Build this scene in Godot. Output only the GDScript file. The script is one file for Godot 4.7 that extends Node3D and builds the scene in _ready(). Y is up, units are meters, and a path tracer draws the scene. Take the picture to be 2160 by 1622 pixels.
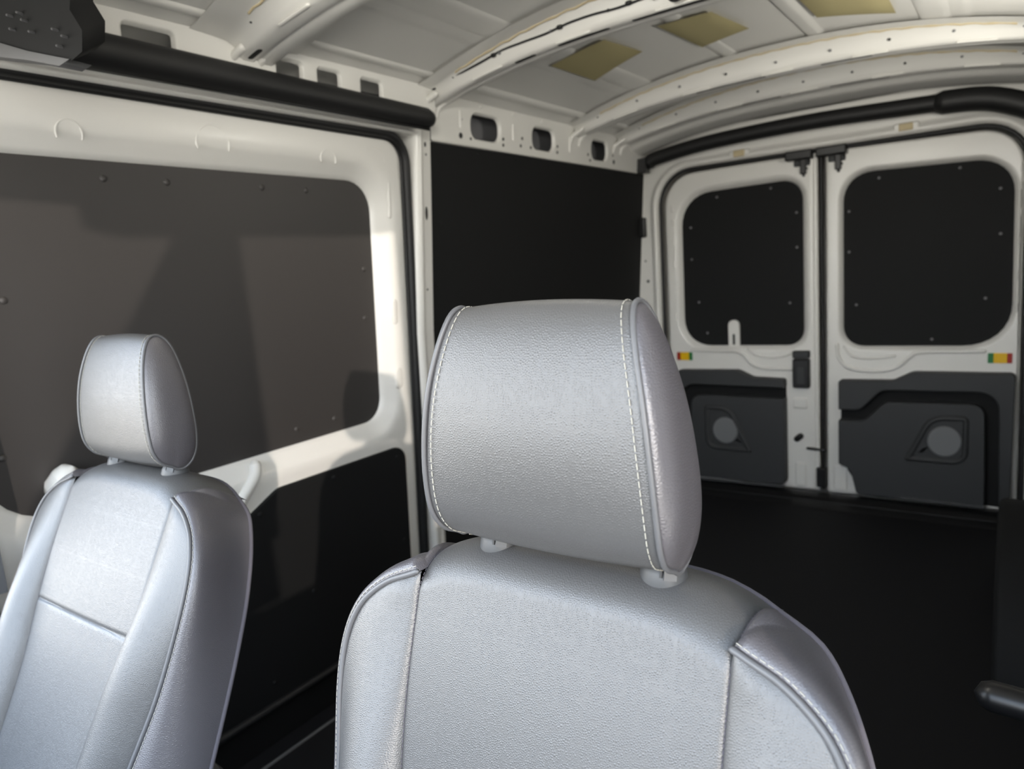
extends Node3D

# ---------------------------------------------------------------- camera, sky, lights, exposure
const EXPOSURE := 2.3
const SKY_ENERGY := 6.0
const SUN_ENERGY := 0.30

func setup_view() -> void:
	var cam := Camera3D.new()
	cam.name = "camera"
	cam.transform = Transform3D(Basis(Vector3(0.8160, -0.0763, -0.5730), Vector3(-0.0297, 0.9846, -0.1722), Vector3(0.5773, 0.1575, 0.8012)).orthonormalized(), Vector3(0.72, 1.25, 0.0))
	cam.near = 0.02
	cam.far = 200.0
	cam.fov = 57.11
	var ca := CameraAttributesPhysical.new()
	ca.frustum_focal_length = 22.047
	ca.frustum_focus_distance = 0.78
	ca.exposure_aperture = 5.2
	cam.attributes = ca
	add_child(cam)
	cam.current = true
	var we := WorldEnvironment.new()
	we.name = "world_environment"
	var env := Environment.new()
	var sky := Sky.new()
	var sm := ProceduralSkyMaterial.new()
	sm.sky_top_color = Color(0.67, 0.77, 0.89)
	sm.sky_horizon_color = Color(0.935, 0.93, 0.91)
	# sunlit pale paving around the van
	sm.ground_horizon_color = Color(0.88, 0.87, 0.84)
	sm.ground_bottom_color = Color(0.86, 0.845, 0.81)
	sm.ground_energy_multiplier = 0.75
	sm.sky_curve = 0.3
	sm.sun_angle_max = 1.0
	sm.sun_curve = 0.05
	sky.sky_material = sm
	env.background_mode = Environment.BG_SKY
	env.sky = sky
	env.background_energy_multiplier = SKY_ENERGY
	env.tonemap_mode = Environment.TONE_MAPPER_LINEAR
	env.tonemap_exposure = EXPOSURE
	env.sdfgi_enabled = true
	env.ssao_enabled = true
	env.ssil_enabled = true
	we.environment = env
	add_child(we)
	# low hazy sun coming in through the driver door window
	var sun := DirectionalLight3D.new()
	sun.name = "low_sun"
	sun.light_energy = SUN_ENERGY
	sun.light_color = Color(1.0, 0.95, 0.90)
	sun.light_angular_distance = 0.6
	sun.shadow_enabled = true
	add_child(sun)
	sun.look_at_from_position(Vector3.ZERO, Vector3(-1.0, -0.19, -0.78))

# ---------------------------------------------------------------- naming helpers
var taken := {}

func numbered(called: String) -> String:
	if not taken.has(called):
		taken[called] = 0
		return called
	taken[called] += 1
	return "%s_%03d" % [called, taken[called]]

func tag(o: Node, label: String, category: String, group := "", kind := "") -> Node:
	o.set_meta("label", label)
	o.set_meta("category", category)
	if group != "":
		o.set_meta("group", group)
	if kind != "":
		o.set_meta("kind", kind)
	return o

func thing(called: String, label: String, category: String, at := Vector3.ZERO, group := "", kind := "") -> Node3D:
	var o := Node3D.new()
	o.name = numbered(called)
	o.position = at
	add_child(o)
	tag(o, label, category, group, kind)
	return o

# a mesh under a parent whose origin is not the root origin: vertices are given in world coordinates unless local
func part(called: String, mesh: Mesh, mat: Material, parent: Node3D, label := "", kind := "") -> MeshInstance3D:
	var o := MeshInstance3D.new()
	o.name = called
	o.mesh = mesh
	o.material_override = mat
	o.cast_shadow = GeometryInstance3D.SHADOW_CASTING_SETTING_ON
	parent.add_child(o, true)
	if label != "":
		o.set_meta("label", label)
	if kind != "":
		o.set_meta("kind", kind)
	return o

# ---------------------------------------------------------------- mesh builder
class MB:
	var v := PackedVector3Array()
	var ix := PackedInt32Array()

	func grid(rows: Array, closed := false, flip := false) -> void:
		var b := v.size()
		var n: int = rows[0].size()
		for r in rows:
			v.append_array(r)
		var cols := n if closed else n - 1
		for i in rows.size() - 1:
			for j in cols:
				var j2 := (j + 1) % n
				var p := b + i * n + j
				var q := b + i * n + j2
				var s := b + (i + 1) * n + j
				var t := b + (i + 1) * n + j2
				if flip:
					ix.append_array(PackedInt32Array([p, s, q, q, s, t]))
				else:
					ix.append_array(PackedInt32Array([p, q, s, q, t, s]))

	func fan(ring: PackedVector3Array, flip := false) -> void:
		var b := v.size()
		var c := Vector3.ZERO
		for p in ring:
			c += p
		v.append(c / ring.size())
		v.append_array(ring)
		var n := ring.size()
		for j in n:
			var q := b + 1 + j
			var s := b + 1 + (j + 1) % n
			if flip:
				ix.append_array(PackedInt32Array([b, s, q]))
			else:
				ix.append_array(PackedInt32Array([b, q, s]))

	func tris(pts: PackedVector3Array, tri: PackedInt32Array) -> void:
		var b := v.size()
		v.append_array(pts)
		for i in tri:
			ix.append(b + i)

	func box(c: Vector3, s: Vector3, bs := Basis.IDENTITY) -> void:
		var h := s * 0.5
		for a in 3:
			for sg in [-1.0, 1.0]:
				var n := Vector3.ZERO
				n[a] = sg
				var e := Vector3.ZERO
				e[(a + 1) % 3] = 1.0
				var f := n.cross(e)
				var r1 := PackedVector3Array()
				var r2 := PackedVector3Array()
				r1.append(c + bs * ((n - e - f) * h))
				r1.append(c + bs * ((n + e - f) * h))
				r2.append(c + bs * ((n - e + f) * h))
				r2.append(c + bs * ((n + e + f) * h))
				grid([r1, r2])

	# round bar along a path
	func tube(path: PackedVector3Array, r: float, n := 8, closed := false, caps := true, rb := -1.0) -> void:
		var m := path.size()
		var rows := []
		var up := Vector3.UP
		var t0 := (path[1] - path[0]).normalized()
		if absf(t0.dot(up)) > 0.9:
			up = Vector3.RIGHT
		var side := t0.cross(up).normalized()
		for i in m:
			var t: Vector3
			if closed:
				t = (path[(i + 1) % m] - path[(i + m - 1) % m]).normalized()
			else:
				t = (path[mini(i + 1, m - 1)] - path[maxi(i - 1, 0)]).normalized()
			side = (side - t * side.dot(t)).normalized()
			var oth := t.cross(side)
			var row := PackedVector3Array()
			for k in n:
				var a := TAU * k / n
				row.append(path[i] + side * cos(a) * r + oth * sin(a) * (r if rb < 0.0 else rb))
			rows.append(row)
		if closed:
			rows.append(rows[0])
		elif caps:
			# rounded ends
			var first: PackedVector3Array = rows[0]
			var last: PackedVector3Array = rows[m - 1]
			var d0 := (path[0] - path[1]).normalized()
			var d1 := (path[m - 1] - path[m - 2]).normalized()
			var ra := PackedVector3Array()
			var rz := PackedVector3Array()
			var pa := PackedVector3Array()
			var pz := PackedVector3Array()
			for k in n:
				ra.append(path[0] + (first[k] - path[0]) * 0.75 + d0 * r * 0.6)
				rz.append(path[m - 1] + (last[k] - path[m - 1]) * 0.75 + d1 * r * 0.6)
				pa.append(path[0] + d0 * r * 0.95 + (first[k] - path[0]) * 0.05)
				pz.append(path[m - 1] + d1 * r * 0.95 + (last[k] - path[m - 1]) * 0.05)
			rows.push_front(ra)
			rows.push_front(pa)
			rows.append(rz)
			rows.append(pz)
		grid(rows, true)

	func mesh() -> ArrayMesh:
		var nr := PackedVector3Array()
		nr.resize(v.size())
		for i in range(0, ix.size(), 3):
			var a := ix[i]
			var b := ix[i + 1]
			var c := ix[i + 2]
			var n := (v[c] - v[a]).cross(v[b] - v[a])
			nr[a] += n
			nr[b] += n
			nr[c] += n
		for i in nr.size():
			nr[i] = nr[i].normalized() if nr[i].length_squared() > 1e-20 else Vector3.UP
		var arr := []
		arr.resize(Mesh.ARRAY_MAX)
		arr[Mesh.ARRAY_VERTEX] = v
		arr[Mesh.ARRAY_NORMAL] = nr
		arr[Mesh.ARRAY_INDEX] = ix
		var m := ArrayMesh.new()
		m.add_surface_from_arrays(Mesh.PRIMITIVE_TRIANGLES, arr)
		return m

# ---------------------------------------------------------------- shapes in the plane of a wall
# the passenger side wall leans inward: a = z, b = y, d = towards the interior
func lw(a: float, b: float, d: float) -> Vector3:
	return Vector3(-0.9995 + 0.085 * b + d, b, a)

func rw(a: float, b: float, d: float) -> Vector3:
	return Vector3(0.9995 - 0.085 * b - d, b, a)

# the rear doors: a = x, b = y, d = towards the interior
const REAR_Z := -3.52
func rear(a: float, b: float, d: float) -> Vector3:
	return Vector3(a, b, REAR_Z + d)

# polygon with rounded corners, the same number of points for the same number of corners
func rpoly(corners: Array, arcs := 7, edges := 1) -> PackedVector2Array:
	var out := PackedVector2Array()
	var n := corners.size()
	var starts := []
	var ends := []
	for i in n:
		var p := Vector2(corners[i][0], corners[i][1])
		var a := Vector2(corners[(i + n - 1) % n][0], corners[(i + n - 1) % n][1])
		var b := Vector2(corners[(i + 1) % n][0], corners[(i + 1) % n][1])
		var r: float = corners[i][2] if corners[i].size() > 2 else 0.002
		var da := (a - p).normalized()
		var db := (b - p).normalized()
		var ang := acos(clampf(da.dot(db), -1, 1))
		var cut := minf(r / maxf(tan(ang * 0.5), 0.05), minf((a - p).length(), (b - p).length()) * 0.48)
		starts.append(p + da * cut)
		ends.append(p + db * cut)
	for i in n:
		var p := Vector2(corners[i][0], corners[i][1])
		var s: Vector2 = starts[i]
		var e: Vector2 = ends[i]
		for k in arcs:
			var t := float(k) / (arcs - 1)
			# a rational quadratic gives a nearly circular corner
			var wgt := 0.8
			var den := (1 - t) * (1 - t) + 2 * wgt * t * (1 - t) + t * t
			out.append((s * (1 - t) * (1 - t) + p * 2 * wgt * t * (1 - t) + e * t * t) / den)
		var nx: Vector2 = starts[(i + 1) % n]
		for k in range(1, edges):
			out.append(e.lerp(nx, float(k) / edges))
	return out

func inset(c: PackedVector2Array, d: float) -> PackedVector2Array:
	var area := 0.0
	var n := c.size()
	for i in n:
		area += c[i].cross(c[(i + 1) % n])
	var sg := 1.0 if area > 0 else -1.0
	var out := PackedVector2Array()
	for i in n:
		var t := (c[(i + 1) % n] - c[(i + n - 1) % n]).normalized()
		out.append(c[i] + Vector2(-t.y, t.x) * d * sg)
	return out

func mapped(fn: Callable, c: PackedVector2Array, d: float) -> PackedVector3Array:
	var out := PackedVector3Array()
	for p in c:
		out.append(fn.call(p.x, p.y, d))
	return out

# rings: [contour, depth]
func ringloft(mb: MB, fn: Callable, rings: Array) -> void:
	var rows := []
	for r in rings:
		rows.append(mapped(fn, r[0], r[1]))
	mb.grid(rows, true)

# plate with a rounded front edge
func plate(mb: MB, fn: Callable, c: PackedVector2Array, d0: float, d1: float, bevel := 0.003) -> void:
	var c1 := inset(c, bevel)
	var ch := inset(c, bevel * 0.3)
	ringloft(mb, fn, [[c, d0], [c, d1 - bevel], [ch, d1 - bevel * 0.3], [c1, d1]])
	var tri := Geometry2D.triangulate_polygon(c1)
	if tri.is_empty():
		tri = Geometry2D.triangulate_polygon(c)
	if tri.is_empty():
		mb.fan(mapped(fn, c1, d1))
	else:
		mb.tris(mapped(fn, c1, d1), tri)

# flat cell with a hole: the outside is a rectangle in (a,b), the hole any contour around its centre
func holed_cell(mb: MB, fn: Callable, a0: float, a1: float, b0: float, b1: float, hole: PackedVector2Array, d: float, lip: float) -> void:
	var c := Vector2.ZERO
	for p in hole:
		c += p
	c /= hole.size()
	var outer := PackedVector2Array()
	for p in hole:
		var q := p - c
		var sx := INF
		var sy := INF
		if absf(q.x) > 1e-6:
			sx = ((a1 - c.x) if q.x > 0 else (a0 - c.x)) / q.x
		if absf(q.y) > 1e-6:
			sy = ((b1 - c.y) if q.y > 0 else (b0 - c.y)) / q.y
		outer.append(c + q * minf(sx, sy))
	# pull the nearest point to each corner exactly onto it
	for cx in [a0, a1]:
		for cy in [b0, b1]:
			var best := 0
			for i in outer.size():
				if outer[i].distance_to(Vector2(cx, cy)) < outer[best].distance_to(Vector2(cx, cy)):
					best = i
			outer[best] = Vector2(cx, cy)
	var grown := inset(hole, -0.009)
	ringloft(mb, fn, [[outer, d], [grown, d], [inset(hole, -0.004), d - lip * 0.25], [hole, d - lip]])

func circle2(ca: float, cb: float, ra: float, rb := -1.0, n := 24) -> PackedVector2Array:
	var out := PackedVector2Array()
	for i in n:
		var t := TAU * i / n
		out.append(Vector2(ca + cos(t) * ra, cb + sin(t) * (ra if rb < 0 else rb)))
	return out

func rect2(a0: float, a1: float, b0: float, b1: float, r := 0.01, arcs := 5) -> PackedVector2Array:
	return rpoly([[a0, b0, r], [a1, b0, r], [a1, b1, r], [a0, b1, r]], arcs)

# smooth curve through points
func spline(pts: Array, per := 8) -> PackedVector3Array:
	var out := PackedVector3Array()
	var n := pts.size()
	for i in n - 1:
		var p0: Vector3 = pts[maxi(i - 1, 0)]
		var p1: Vector3 = pts[i]
		var p2: Vector3 = pts[i + 1]
		var p3: Vector3 = pts[mini(i + 2, n - 1)]
		for k in per:
			var t := float(k) / per
			out.append(p1.cubic_interpolate(p2, p0, p3, t))
	out.append(pts[n - 1])
	return out

func table(pts: Array, x: float) -> float:
	# piecewise smooth lookup in [[x, y], ...] with x ascending
	if x <= pts[0][0]:
		return pts[0][1]
	for i in pts.size() - 1:
		if x <= pts[i + 1][0]:
			var x1: float = pts[i][0]
			var x2: float = pts[i + 1][0]
			var t := (x - x1) / (x2 - x1)
			var y0: float = pts[maxi(i - 1, 0)][1]
			var y1: float = pts[i][1]
			var y2: float = pts[i + 1][1]
			var y3: float = pts[mini(i + 2, pts.size() - 1)][1]
			var xa: float = pts[maxi(i - 1, 0)][0]
			var xd: float = pts[mini(i + 2, pts.size() - 1)][0]
			var m1 := (y2 - y0) / maxf(x2 - xa, 1e-6) * (x2 - x1)
			var m2 := (y3 - y1) / maxf(xd - x1, 1e-6) * (x2 - x1)
			var t2 := t * t
			var t3 := t2 * t
			return (2 * t3 - 3 * t2 + 1) * y1 + (t3 - 2 * t2 + t) * m1 + (-2 * t3 + 3 * t2) * y2 + (t3 - t2) * m2
	return pts[pts.size() - 1][1]

# ---------------------------------------------------------------- materials
var M := {}

func mat(albedo: Color, rough: float, spec := 0.5) -> StandardMaterial3D:
	var m := StandardMaterial3D.new()
	m.albedo_color = albedo
	m.roughness = rough
	m.metallic_specular = spec
	return m

func noise_image(kind: int, freq: float, size: int, octaves: int, sd: int) -> Image:
	var n := FastNoiseLite.new()
	n.seed = sd
	n.noise_type = kind
	n.frequency = freq
	n.fractal_octaves = octaves
	if kind == FastNoiseLite.TYPE_CELLULAR:
		n.cellular_return_type = FastNoiseLite.RETURN_DISTANCE2_SUB
		n.cellular_jitter = 0.9
		n.fractal_type = FastNoiseLite.FRACTAL_NONE
	return n.get_seamless_image(size, size)

func relief(m: StandardMaterial3D, img: Image, scale: float, mm: float) -> void:
	m.heightmap_enabled = true
	m.heightmap_texture = ImageTexture.create_from_image(img)
	m.heightmap_scale = mm * 0.1
	m.uv1_triplanar = true
	m.uv1_scale = Vector3.ONE * scale

func make_materials() -> void:
	var grain := noise_image(FastNoiseLite.TYPE_CELLULAR, 0.075, 512, 1, 3)
	var fine := noise_image(FastNoiseLite.TYPE_SIMPLEX_SMOOTH, 0.06, 256, 3, 5)
	M.white = mat(Color(0.875, 0.868, 0.848), 0.36)
	M.white.clearcoat_enabled = true
	M.white.clearcoat = 0.2
	M.white.clearcoat_roughness = 0.22
	M.panel = mat(Color(0.088, 0.09, 0.092), 0.75, 0.35)
	relief(M.panel, fine, 9.0, 0.05)
	M.door_board = mat(Color(0.215, 0.205, 0.20), 0.5)
	relief(M.door_board, fine, 9.0, 0.04)
	M.trim = mat(Color(0.19, 0.195, 0.20), 0.6)
	relief(M.trim, fine, 40.0, 0.12)
	M.trim_light = mat(Color(0.33, 0.33, 0.335), 0.6)
	M.rubber = mat(Color(0.075, 0.075, 0.078), 0.55)
	M.black = mat(Color(0.07, 0.07, 0.075), 0.38)
	M.floor = mat(Color(0.085, 0.085, 0.092), 0.7, 0.35)
	relief(M.floor, fine, 30.0, 0.2)
	M.foam = mat(Color(0.70, 0.66, 0.50), 0.95, 0.2)
	relief(M.foam, fine, 60.0, 0.4)
	M.glue = mat(Color(0.78, 0.72, 0.58), 0.7)
	M.leather = mat(Color(0.27, 0.267, 0.265), 0.41, 0.62)
	relief(M.leather, grain, 13.0, 0.34)
	M.leather_side = mat(Color(0.285, 0.274, 0.285), 0.39, 0.62)
	relief(M.leather_side, grain, 11.0, 0.34)
	M.leather_line = mat(Color(0.27, 0.267, 0.265), 0.41, 0.62)
	relief(M.leather_line, grain, 13.0, 0.32)
	M.leather_line.uv1_scale = Vector3(5.0, 22.0, 13.0)
	M.cord = mat(Color(0.32, 0.32, 0.325), 0.42)
	M.thread = mat(Color(0.62, 0.61, 0.57), 0.9, 0.2)
	M.felt = mat(Color(0.30, 0.285, 0.305), 0.95)
	M.collar = mat(Color(0.23, 0.235, 0.24), 0.5)
	M.steel = mat(Color(0.72, 0.72, 0.72), 0.25)
	M.steel.metallic = 1.0
	M.disc = mat(Color(0.44, 0.445, 0.45), 0.6)
	M.red = mat(Color(0.62, 0.16, 0.12), 0.3)
	M.amber = mat(Color(0.90, 0.72, 0.05), 0.3)
	M.green = mat(Color(0.12, 0.45, 0.24), 0.3)
	M.grey = mat(Color(0.45, 0.45, 0.46), 0.5)
	M.hole_dark = mat(Color(0.13, 0.13, 0.13), 0.6)  # dark tone standing for the shade inside open holes and slots

# ---------------------------------------------------------------- common small pieces
var rivet_mesh: ArrayMesh
func make_rivet() -> void:
	var mb := MB.new()
	var rows := []
	for k in 5:
		var t := PI * 0.5 * k / 4.0
		var row := PackedVector3Array()
		for i in 12:
			var a := TAU * i / 12.0
			row.append(Vector3(sin(t) * cos(a) * 0.0075 + 0.0001 * cos(a), sin(t) * sin(a) * 0.0075 + 0.0001 * sin(a), cos(t) * 0.004))
		rows.append(row)
	mb.grid(rows, true)
	rivet_mesh = mb.mesh()

func rivet(parent: Node3D, at: Vector3, normal: Vector3, mt: Material, size := 1.0) -> void:
	var o := part("rivet", rivet_mesh, mt, parent)
	var z := normal.normalized()
	var x := Vector3.UP.cross(z).normalized()
	o.transform = Transform3D(Basis(x * size, z.cross(x) * size, z * size), at)

func hole_patch(parent: Node3D, fn: Callable, a: float, b: float, ra: float, rb: float, d: float) -> void:
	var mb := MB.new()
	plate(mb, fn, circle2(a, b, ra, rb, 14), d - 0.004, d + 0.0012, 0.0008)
	part("hole_patch", mb.mesh(), M.hole_dark, parent)  # solid disc in place of an open hole, its shade painted

# ---------------------------------------------------------------- ceiling
func roof_y(x: float) -> float:
	return 1.965 - 0.13 * pow(absf(x) / 0.85, 2.2)

func bow_y(x: float) -> float:
	return 1.878 - 0.085 * pow(absf(x) / 0.85, 2.6)

func build_ceiling() -> void:
	var root := thing("ceiling", "bare painted metal roof skin with long pressed ribs above the cargo area", "ceiling", Vector3.ZERO, "", "structure")
	var mb := MB.new()
	var xs := []
	var x := -0.90
	while x <= 0.901:
		xs.append(x)
		x += 0.03
	for c in [0.12, 0.167, 0.455, 0.53, 0.585]:
		for s in [-1.0, 1.0]:
			xs.append(s * (c - 0.005))
			xs.append(s * (c + 0.005))
	xs.sort()
	var rows := []
	for z in [-3.56, -3.3, -3.0, -2.6, -2.2, -1.8, -1.4, -1.0, -0.5, 0.0, 0.32]:
		var row := PackedVector3Array()
		for xv in xs:
			var ax := absf(xv)
			var step := 0.0
			if (ax > 0.122 and ax < 0.165) or (ax > 0.457 and ax < 0.528):
				step = -0.0055
			if ax >= 0.532 and ax < 0.583:
				step = -0.0025
			row.append(Vector3(xv, roof_y(xv) + step, z))
		rows.append(row)
	mb.grid(rows)
	part("roof_skin", mb.mesh(), M.white, root)
	# outer roof sheet
	mb = MB.new()
	rows = []
	for z in [-3.75, -2.0, 0.0, 0.34]:
		var row := PackedVector3Array()
		for i in 25:
			var xv := -0.98 + 1.96 * i / 24.0
			row.append(Vector3(xv, roof_y(xv) + 0.03 + 0.03 * (1.0 - absf(xv)), z))
		rows.append(row)
	mb.grid(rows)
	part("outer_sheet", mb.mesh(), M.white, root)

func roof_bow(zc: float, width: float, label: String, called := "roof_bow", slots := [], prongs := true) -> Node3D:
	var root := thing(called, label, "roof bow", Vector3.ZERO, "", "")
	var mb := MB.new()
	var rows := []
	var n := 60
	# cross-section front to back: flange, front wall, bottom, back wall, flange
	for i in n + 1:
		var xv := -0.865 + 1.73 * i / n
		var yb := bow_y(xv)
		var yr := roof_y(xv) - 0.004
		var e := smoothstep(0.0, 0.09, 0.865 - absf(xv))
		yr = lerpf(yb + 0.05, yr, e)
		var w := width * (0.8 + 0.2 * e)
		var wob := 0.004 * sin(xv * 23.0 + zc * 5.0)
		var row := PackedVector3Array()
		for p in [[2.2, yr - 0.003], [1.28, yr - 0.008], [1.05, yr - 0.012], [0.80, yb + 0.022 + wob], [0.70, yb + 0.008], [0.5, yb + 0.0], [0.1, yb + 0.0], [0.0, yb + 0.006], [-0.1, yb + 0.006], [-0.2, yb + 0.0], [-0.6, yb + 0.0], [-0.8, yb + 0.012], [-1.0, yr - 0.014], [-1.25, yr - 0.006], [-1.65, yr - 0.002]]:
			row.append(Vector3(xv, p[1], zc + p[0] * width if absf(p[0]) > 1.2 else zc + p[0] * w))
		rows.append(row)
	mb.grid(rows)
	for k in [0, n]:
		mb.fan(rows[k])
	part("channel", mb.mesh(), M.white, root)
	# holes along the bow face, their shade painted as dark and grey studs
	for k in 9:
		var xv := -0.72 + 0.18 * k
		var y := bow_y(xv) + 0.034
		mb = MB.new()
		var path := PackedVector3Array([Vector3(xv - 0.001, y, zc + 0.93 * width), Vector3(xv + 0.001, y, zc + 0.93 * width)])
		mb.tube(path, 0.0045, 8)
		part("hole_patch", mb.mesh(), M.hole_dark if k % 3 == 0 else M.grey, root)
	# a bead of sealer between flange and roof skin
	mb = MB.new()
	var bead := PackedVector3Array()
	for i in 70:
		var xv := -0.70 + 1.4 * i / 69.0
		bead.append(Vector3(xv, roof_y(xv) - 0.015 + 0.0015 * sin(i * 1.7), zc + width * 1.16 + 0.002 * sin(i * 2.3)))
	mb.tube(bead, 0.003, 6)
	part("sealer_bead", mb.mesh(), M.glue, root)
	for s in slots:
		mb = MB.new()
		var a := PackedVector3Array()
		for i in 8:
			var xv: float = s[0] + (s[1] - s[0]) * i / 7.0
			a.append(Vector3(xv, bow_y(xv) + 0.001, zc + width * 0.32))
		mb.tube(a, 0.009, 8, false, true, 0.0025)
		part("slot", mb.mesh(), M.hole_dark, root)  # dark raised strip painted for the shade of an open slot
	# shallow pressed pads on the front face
	for k in 5:
		var xp := -0.60 + 0.30 * k
		mb = MB.new()
		var pad := PackedVector3Array()
		for i in 7:
			var xq := xp - 0.05 + 0.10 * i / 6.0
			pad.append(Vector3(xq, bow_y(xq) + 0.002, zc + width * 0.62))
		mb.tube(pad, 0.006, 8, false, true, 0.004)
		part("pressed_pad", mb.mesh(), M.white, root)
	if prongs:
		for s in [-1.0, 1.0]:
			for dz in [0.045, -0.03]:
				mb = MB.new()
				mb.tube(spline([Vector3(s * 0.79, bow_y(0.79) + 0.012, zc + dz * 1.0 + 0.01), Vector3(s * 0.835, 1.795, zc + dz + 0.02), Vector3(s * 0.845, 1.765, zc + dz + 0.03)], 5), 0.010, 8)
				part("foot", mb.mesh(), M.white, root)
	return root

# ---------------------------------------------------------------- passenger side wall
func build_wall_left() -> void:
	var root := thing("wall_left", "passenger side cargo wall, black board below a white rail with oval holes", "wall", Vector3.ZERO, "", "structure")
	var mb := MB.new()
	# outer skin behind everything
	var rows := []
	for z in [-3.75, -2.0, -1.0, -0.46]:
		var row := PackedVector3Array()
		for y in [-0.12, 0.3, 0.8, 1.3, 1.7, 1.95]:
			row.append(lw(z, y, -0.13))
		rows.append(row)
	mb.grid(rows)
	part("outer_skin", mb.mesh(), M.white, root)
	# inner reinforcement seen through the holes
	mb = MB.new()
	rows = []
	for z in [-3.55, -0.5]:
		rows.append(PackedVector3Array([lw(z, 1.66, -0.05), lw(z, 1.72, -0.075), lw(z, 1.80, -0.075), lw(z, 1.90, -0.03)]))
	mb.grid(rows)
	part("inner_rail", mb.mesh(), M.grey, root)
	# upper rail with three oval holes
	mb = MB.new()
	var y0 := 1.695
	var y1 := 1.848
	var cuts := [-1.83, -2.33, -2.76, -3.53]
	var holes := [[-2.133, 0.085], [-2.517, 0.08], [-2.993, 0.076]]
	for i in 3:
		var h: Array = holes[i]
		var c := rpoly([[h[0] - h[1], 1.722, 0.034], [h[0] + h[1], 1.722, 0.034], [h[0] + h[1], 1.803, 0.034], [h[0] - h[1], 1.803, 0.034]], 7, 3)
		holed_cell(mb, lw, cuts[i + 1], cuts[i], y0, y1, c, 0.008, 0.014)
	# rounded cove from the rail up to the roof
	rows = []
	for z in [-3.53, -2.6, -1.83]:
		var row := PackedVector3Array()
		for p in [[1.848, 0.008], [1.854, 0.014], [1.856, 0.03], [1.855, 0.05], [1.852, 0.075], [1.858, 0.09], [1.872, 0.098], [1.9, 0.105]]:
			row.append(lw(z, p[0], p[1]))
		rows.append(row)
	mb.grid(rows)
	# lower lip over the board
	rows = []
	for z in [-3.53, -1.83]:
		var row := PackedVector3Array()
		for p in [[1.695, 0.008], [1.690, 0.012], [1.688, 0.002], [1.69, -0.02]]:
			row.append(lw(z, p[0], p[1]))
		rows.append(row)
	mb.grid(rows)
	part("upper_rail", mb.mesh(), M.white, root)
	# raised beads and holes on the rail
	for b in [[-2.30, 1.74, 1.79], [-1.985, 1.75, 1.80], [-2.72, 1.735, 1.79]]:
		mb = MB.new()
		mb.tube(PackedVector3Array([lw(b[0], b[1], 0.006), lw(b[0], b[2], 0.006)]), 0.007, 8)
		part("pressed_bead", mb.mesh(), M.white, root)
	for h in [[-1.985, 1.722, 0.010], [-1.99, 1.775, 0.005], [-2.235, 1.735, 0.006], [-2.235, 1.714, 0.006], [-2.04, 1.717, 0.005], [-2.35, 1.722, 0.006], [-2.36, 1.75, 0.006], [-2.42, 1.722, 0.006], [-2.62, 1.722, 0.006], [-2.62, 1.745, 0.006], [-2.88, 1.735, 0.006], [-2.90, 1.712, 0.006], [-3.13, 1.722, 0.010], [-3.12, 1.75, 0.005]]:
		hole_patch(root, lw, h[0], h[1], h[2], h[2], 0.008)
	for z in [-2.10, -2.30, -2.50]:
		mb = MB.new()
		mb.tube(PackedVector3Array([lw(z - 0.002, 1.828, 0.007), lw(z + 0.002, 1.828, 0.007)]), 0.007, 8)
		part("weld_nut", mb.mesh(), M.white, root)
	# big black board
	mb = MB.new()
	plate(mb, lw, rect2(-3.50, -1.822, 0.02, 1.70, 0.012), -0.012, -0.003, 0.002)
	var board := part("cargo_board", mb.mesh(), M.panel, root, "black board lining the rear cargo wall")
	for p in [[-2.094, 1.670], [-2.333, 1.674], [-2.573, 1.673], [-2.85, 1.672], [-3.15, 1.672], [-1.879, 1.429], [-1.853, 1.223], [-1.87, 0.9], [-1.87, 0.5]]:
		rivet(board, lw(p[0], p[1], -0.003), Vector3(1, 0, 0), M.panel)
	# door pillar: flat face with a rounded white bead towards the door
	mb = MB.new()
	rows = []
	for y in [0.05, 0.3, 0.65, 1.07, 1.45, 1.6, 1.72]:
		var zr := table([[0.05, -1.86], [0.306, -1.852], [0.639, -1.834], [1.066, -1.82], [1.46, -1.828], [1.72, -1.832]], y)
		var zl := table([[0.05, -1.785], [0.315, -1.780], [0.66, -1.754], [1.076, -1.734], [1.46, -1.744], [1.72, -1.75]], y)
		var row := PackedVector3Array()
		for p in [[zr - 0.004, -0.02], [zr - 0.002, 0.002], [zr + 0.003, 0.006], [lerpf(zr, zl, 0.45), 0.006], [lerpf(zr, zl, 0.58), 0.008], [lerpf(zr, zl, 0.68), 0.018], [lerpf(zr, zl, 0.8), 0.022], [lerpf(zr, zl, 0.95), 0.016], [zl + 0.003, 0.004], [zl + 0.008, -0.03], [zl + 0.012, -0.12]]:
			row.append(lw(p[0], y, p[1]))
		rows.append(row)
	mb.grid(rows)
	var pillar := part("door_pillar", mb.mesh(), M.white, root, "white pressed pillar with holes behind the sliding door")
	for h in [[-1.803, 1.676, 0.005, 0.008], [-1.806, 1.645, 0.003, 0.004], [-1.80, 1.46, 0.006, 0.022], [-1.793, 1.212, 0.004, 0.004], [-1.806, 0.50, 0.006, 0.010], [-1.815, 0.381, 0.004, 0.005]]:
		hole_patch(pillar, lw, h[0], h[1], h[2], h[3], 0.006)
	mb = MB.new()
	plate(mb, lw, rect2(-1.815, -1.785, 0.594, 0.773, 0.012), 0.003, 0.010, 0.003)
	part("striker_cover", mb.mesh(), M.trim, pillar)
	mb = MB.new()
	var ob := rect2(-1.838, -1.798, 0.24, 0.36, 0.006)
	ringloft(mb, lw, [[ob, 0.006], [inset(ob, 0.002), 0.011], [inset(ob, 0.007), 0.011], [inset(ob, 0.009), 0.002]])
	mb.fan(mapped(lw, inset(ob, 0.009), 0.002))
	part("catch_frame", mb.mesh(), M.white, pillar)
	# header above the sliding door, with rectangular cut-outs
	mb = MB.new()
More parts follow.
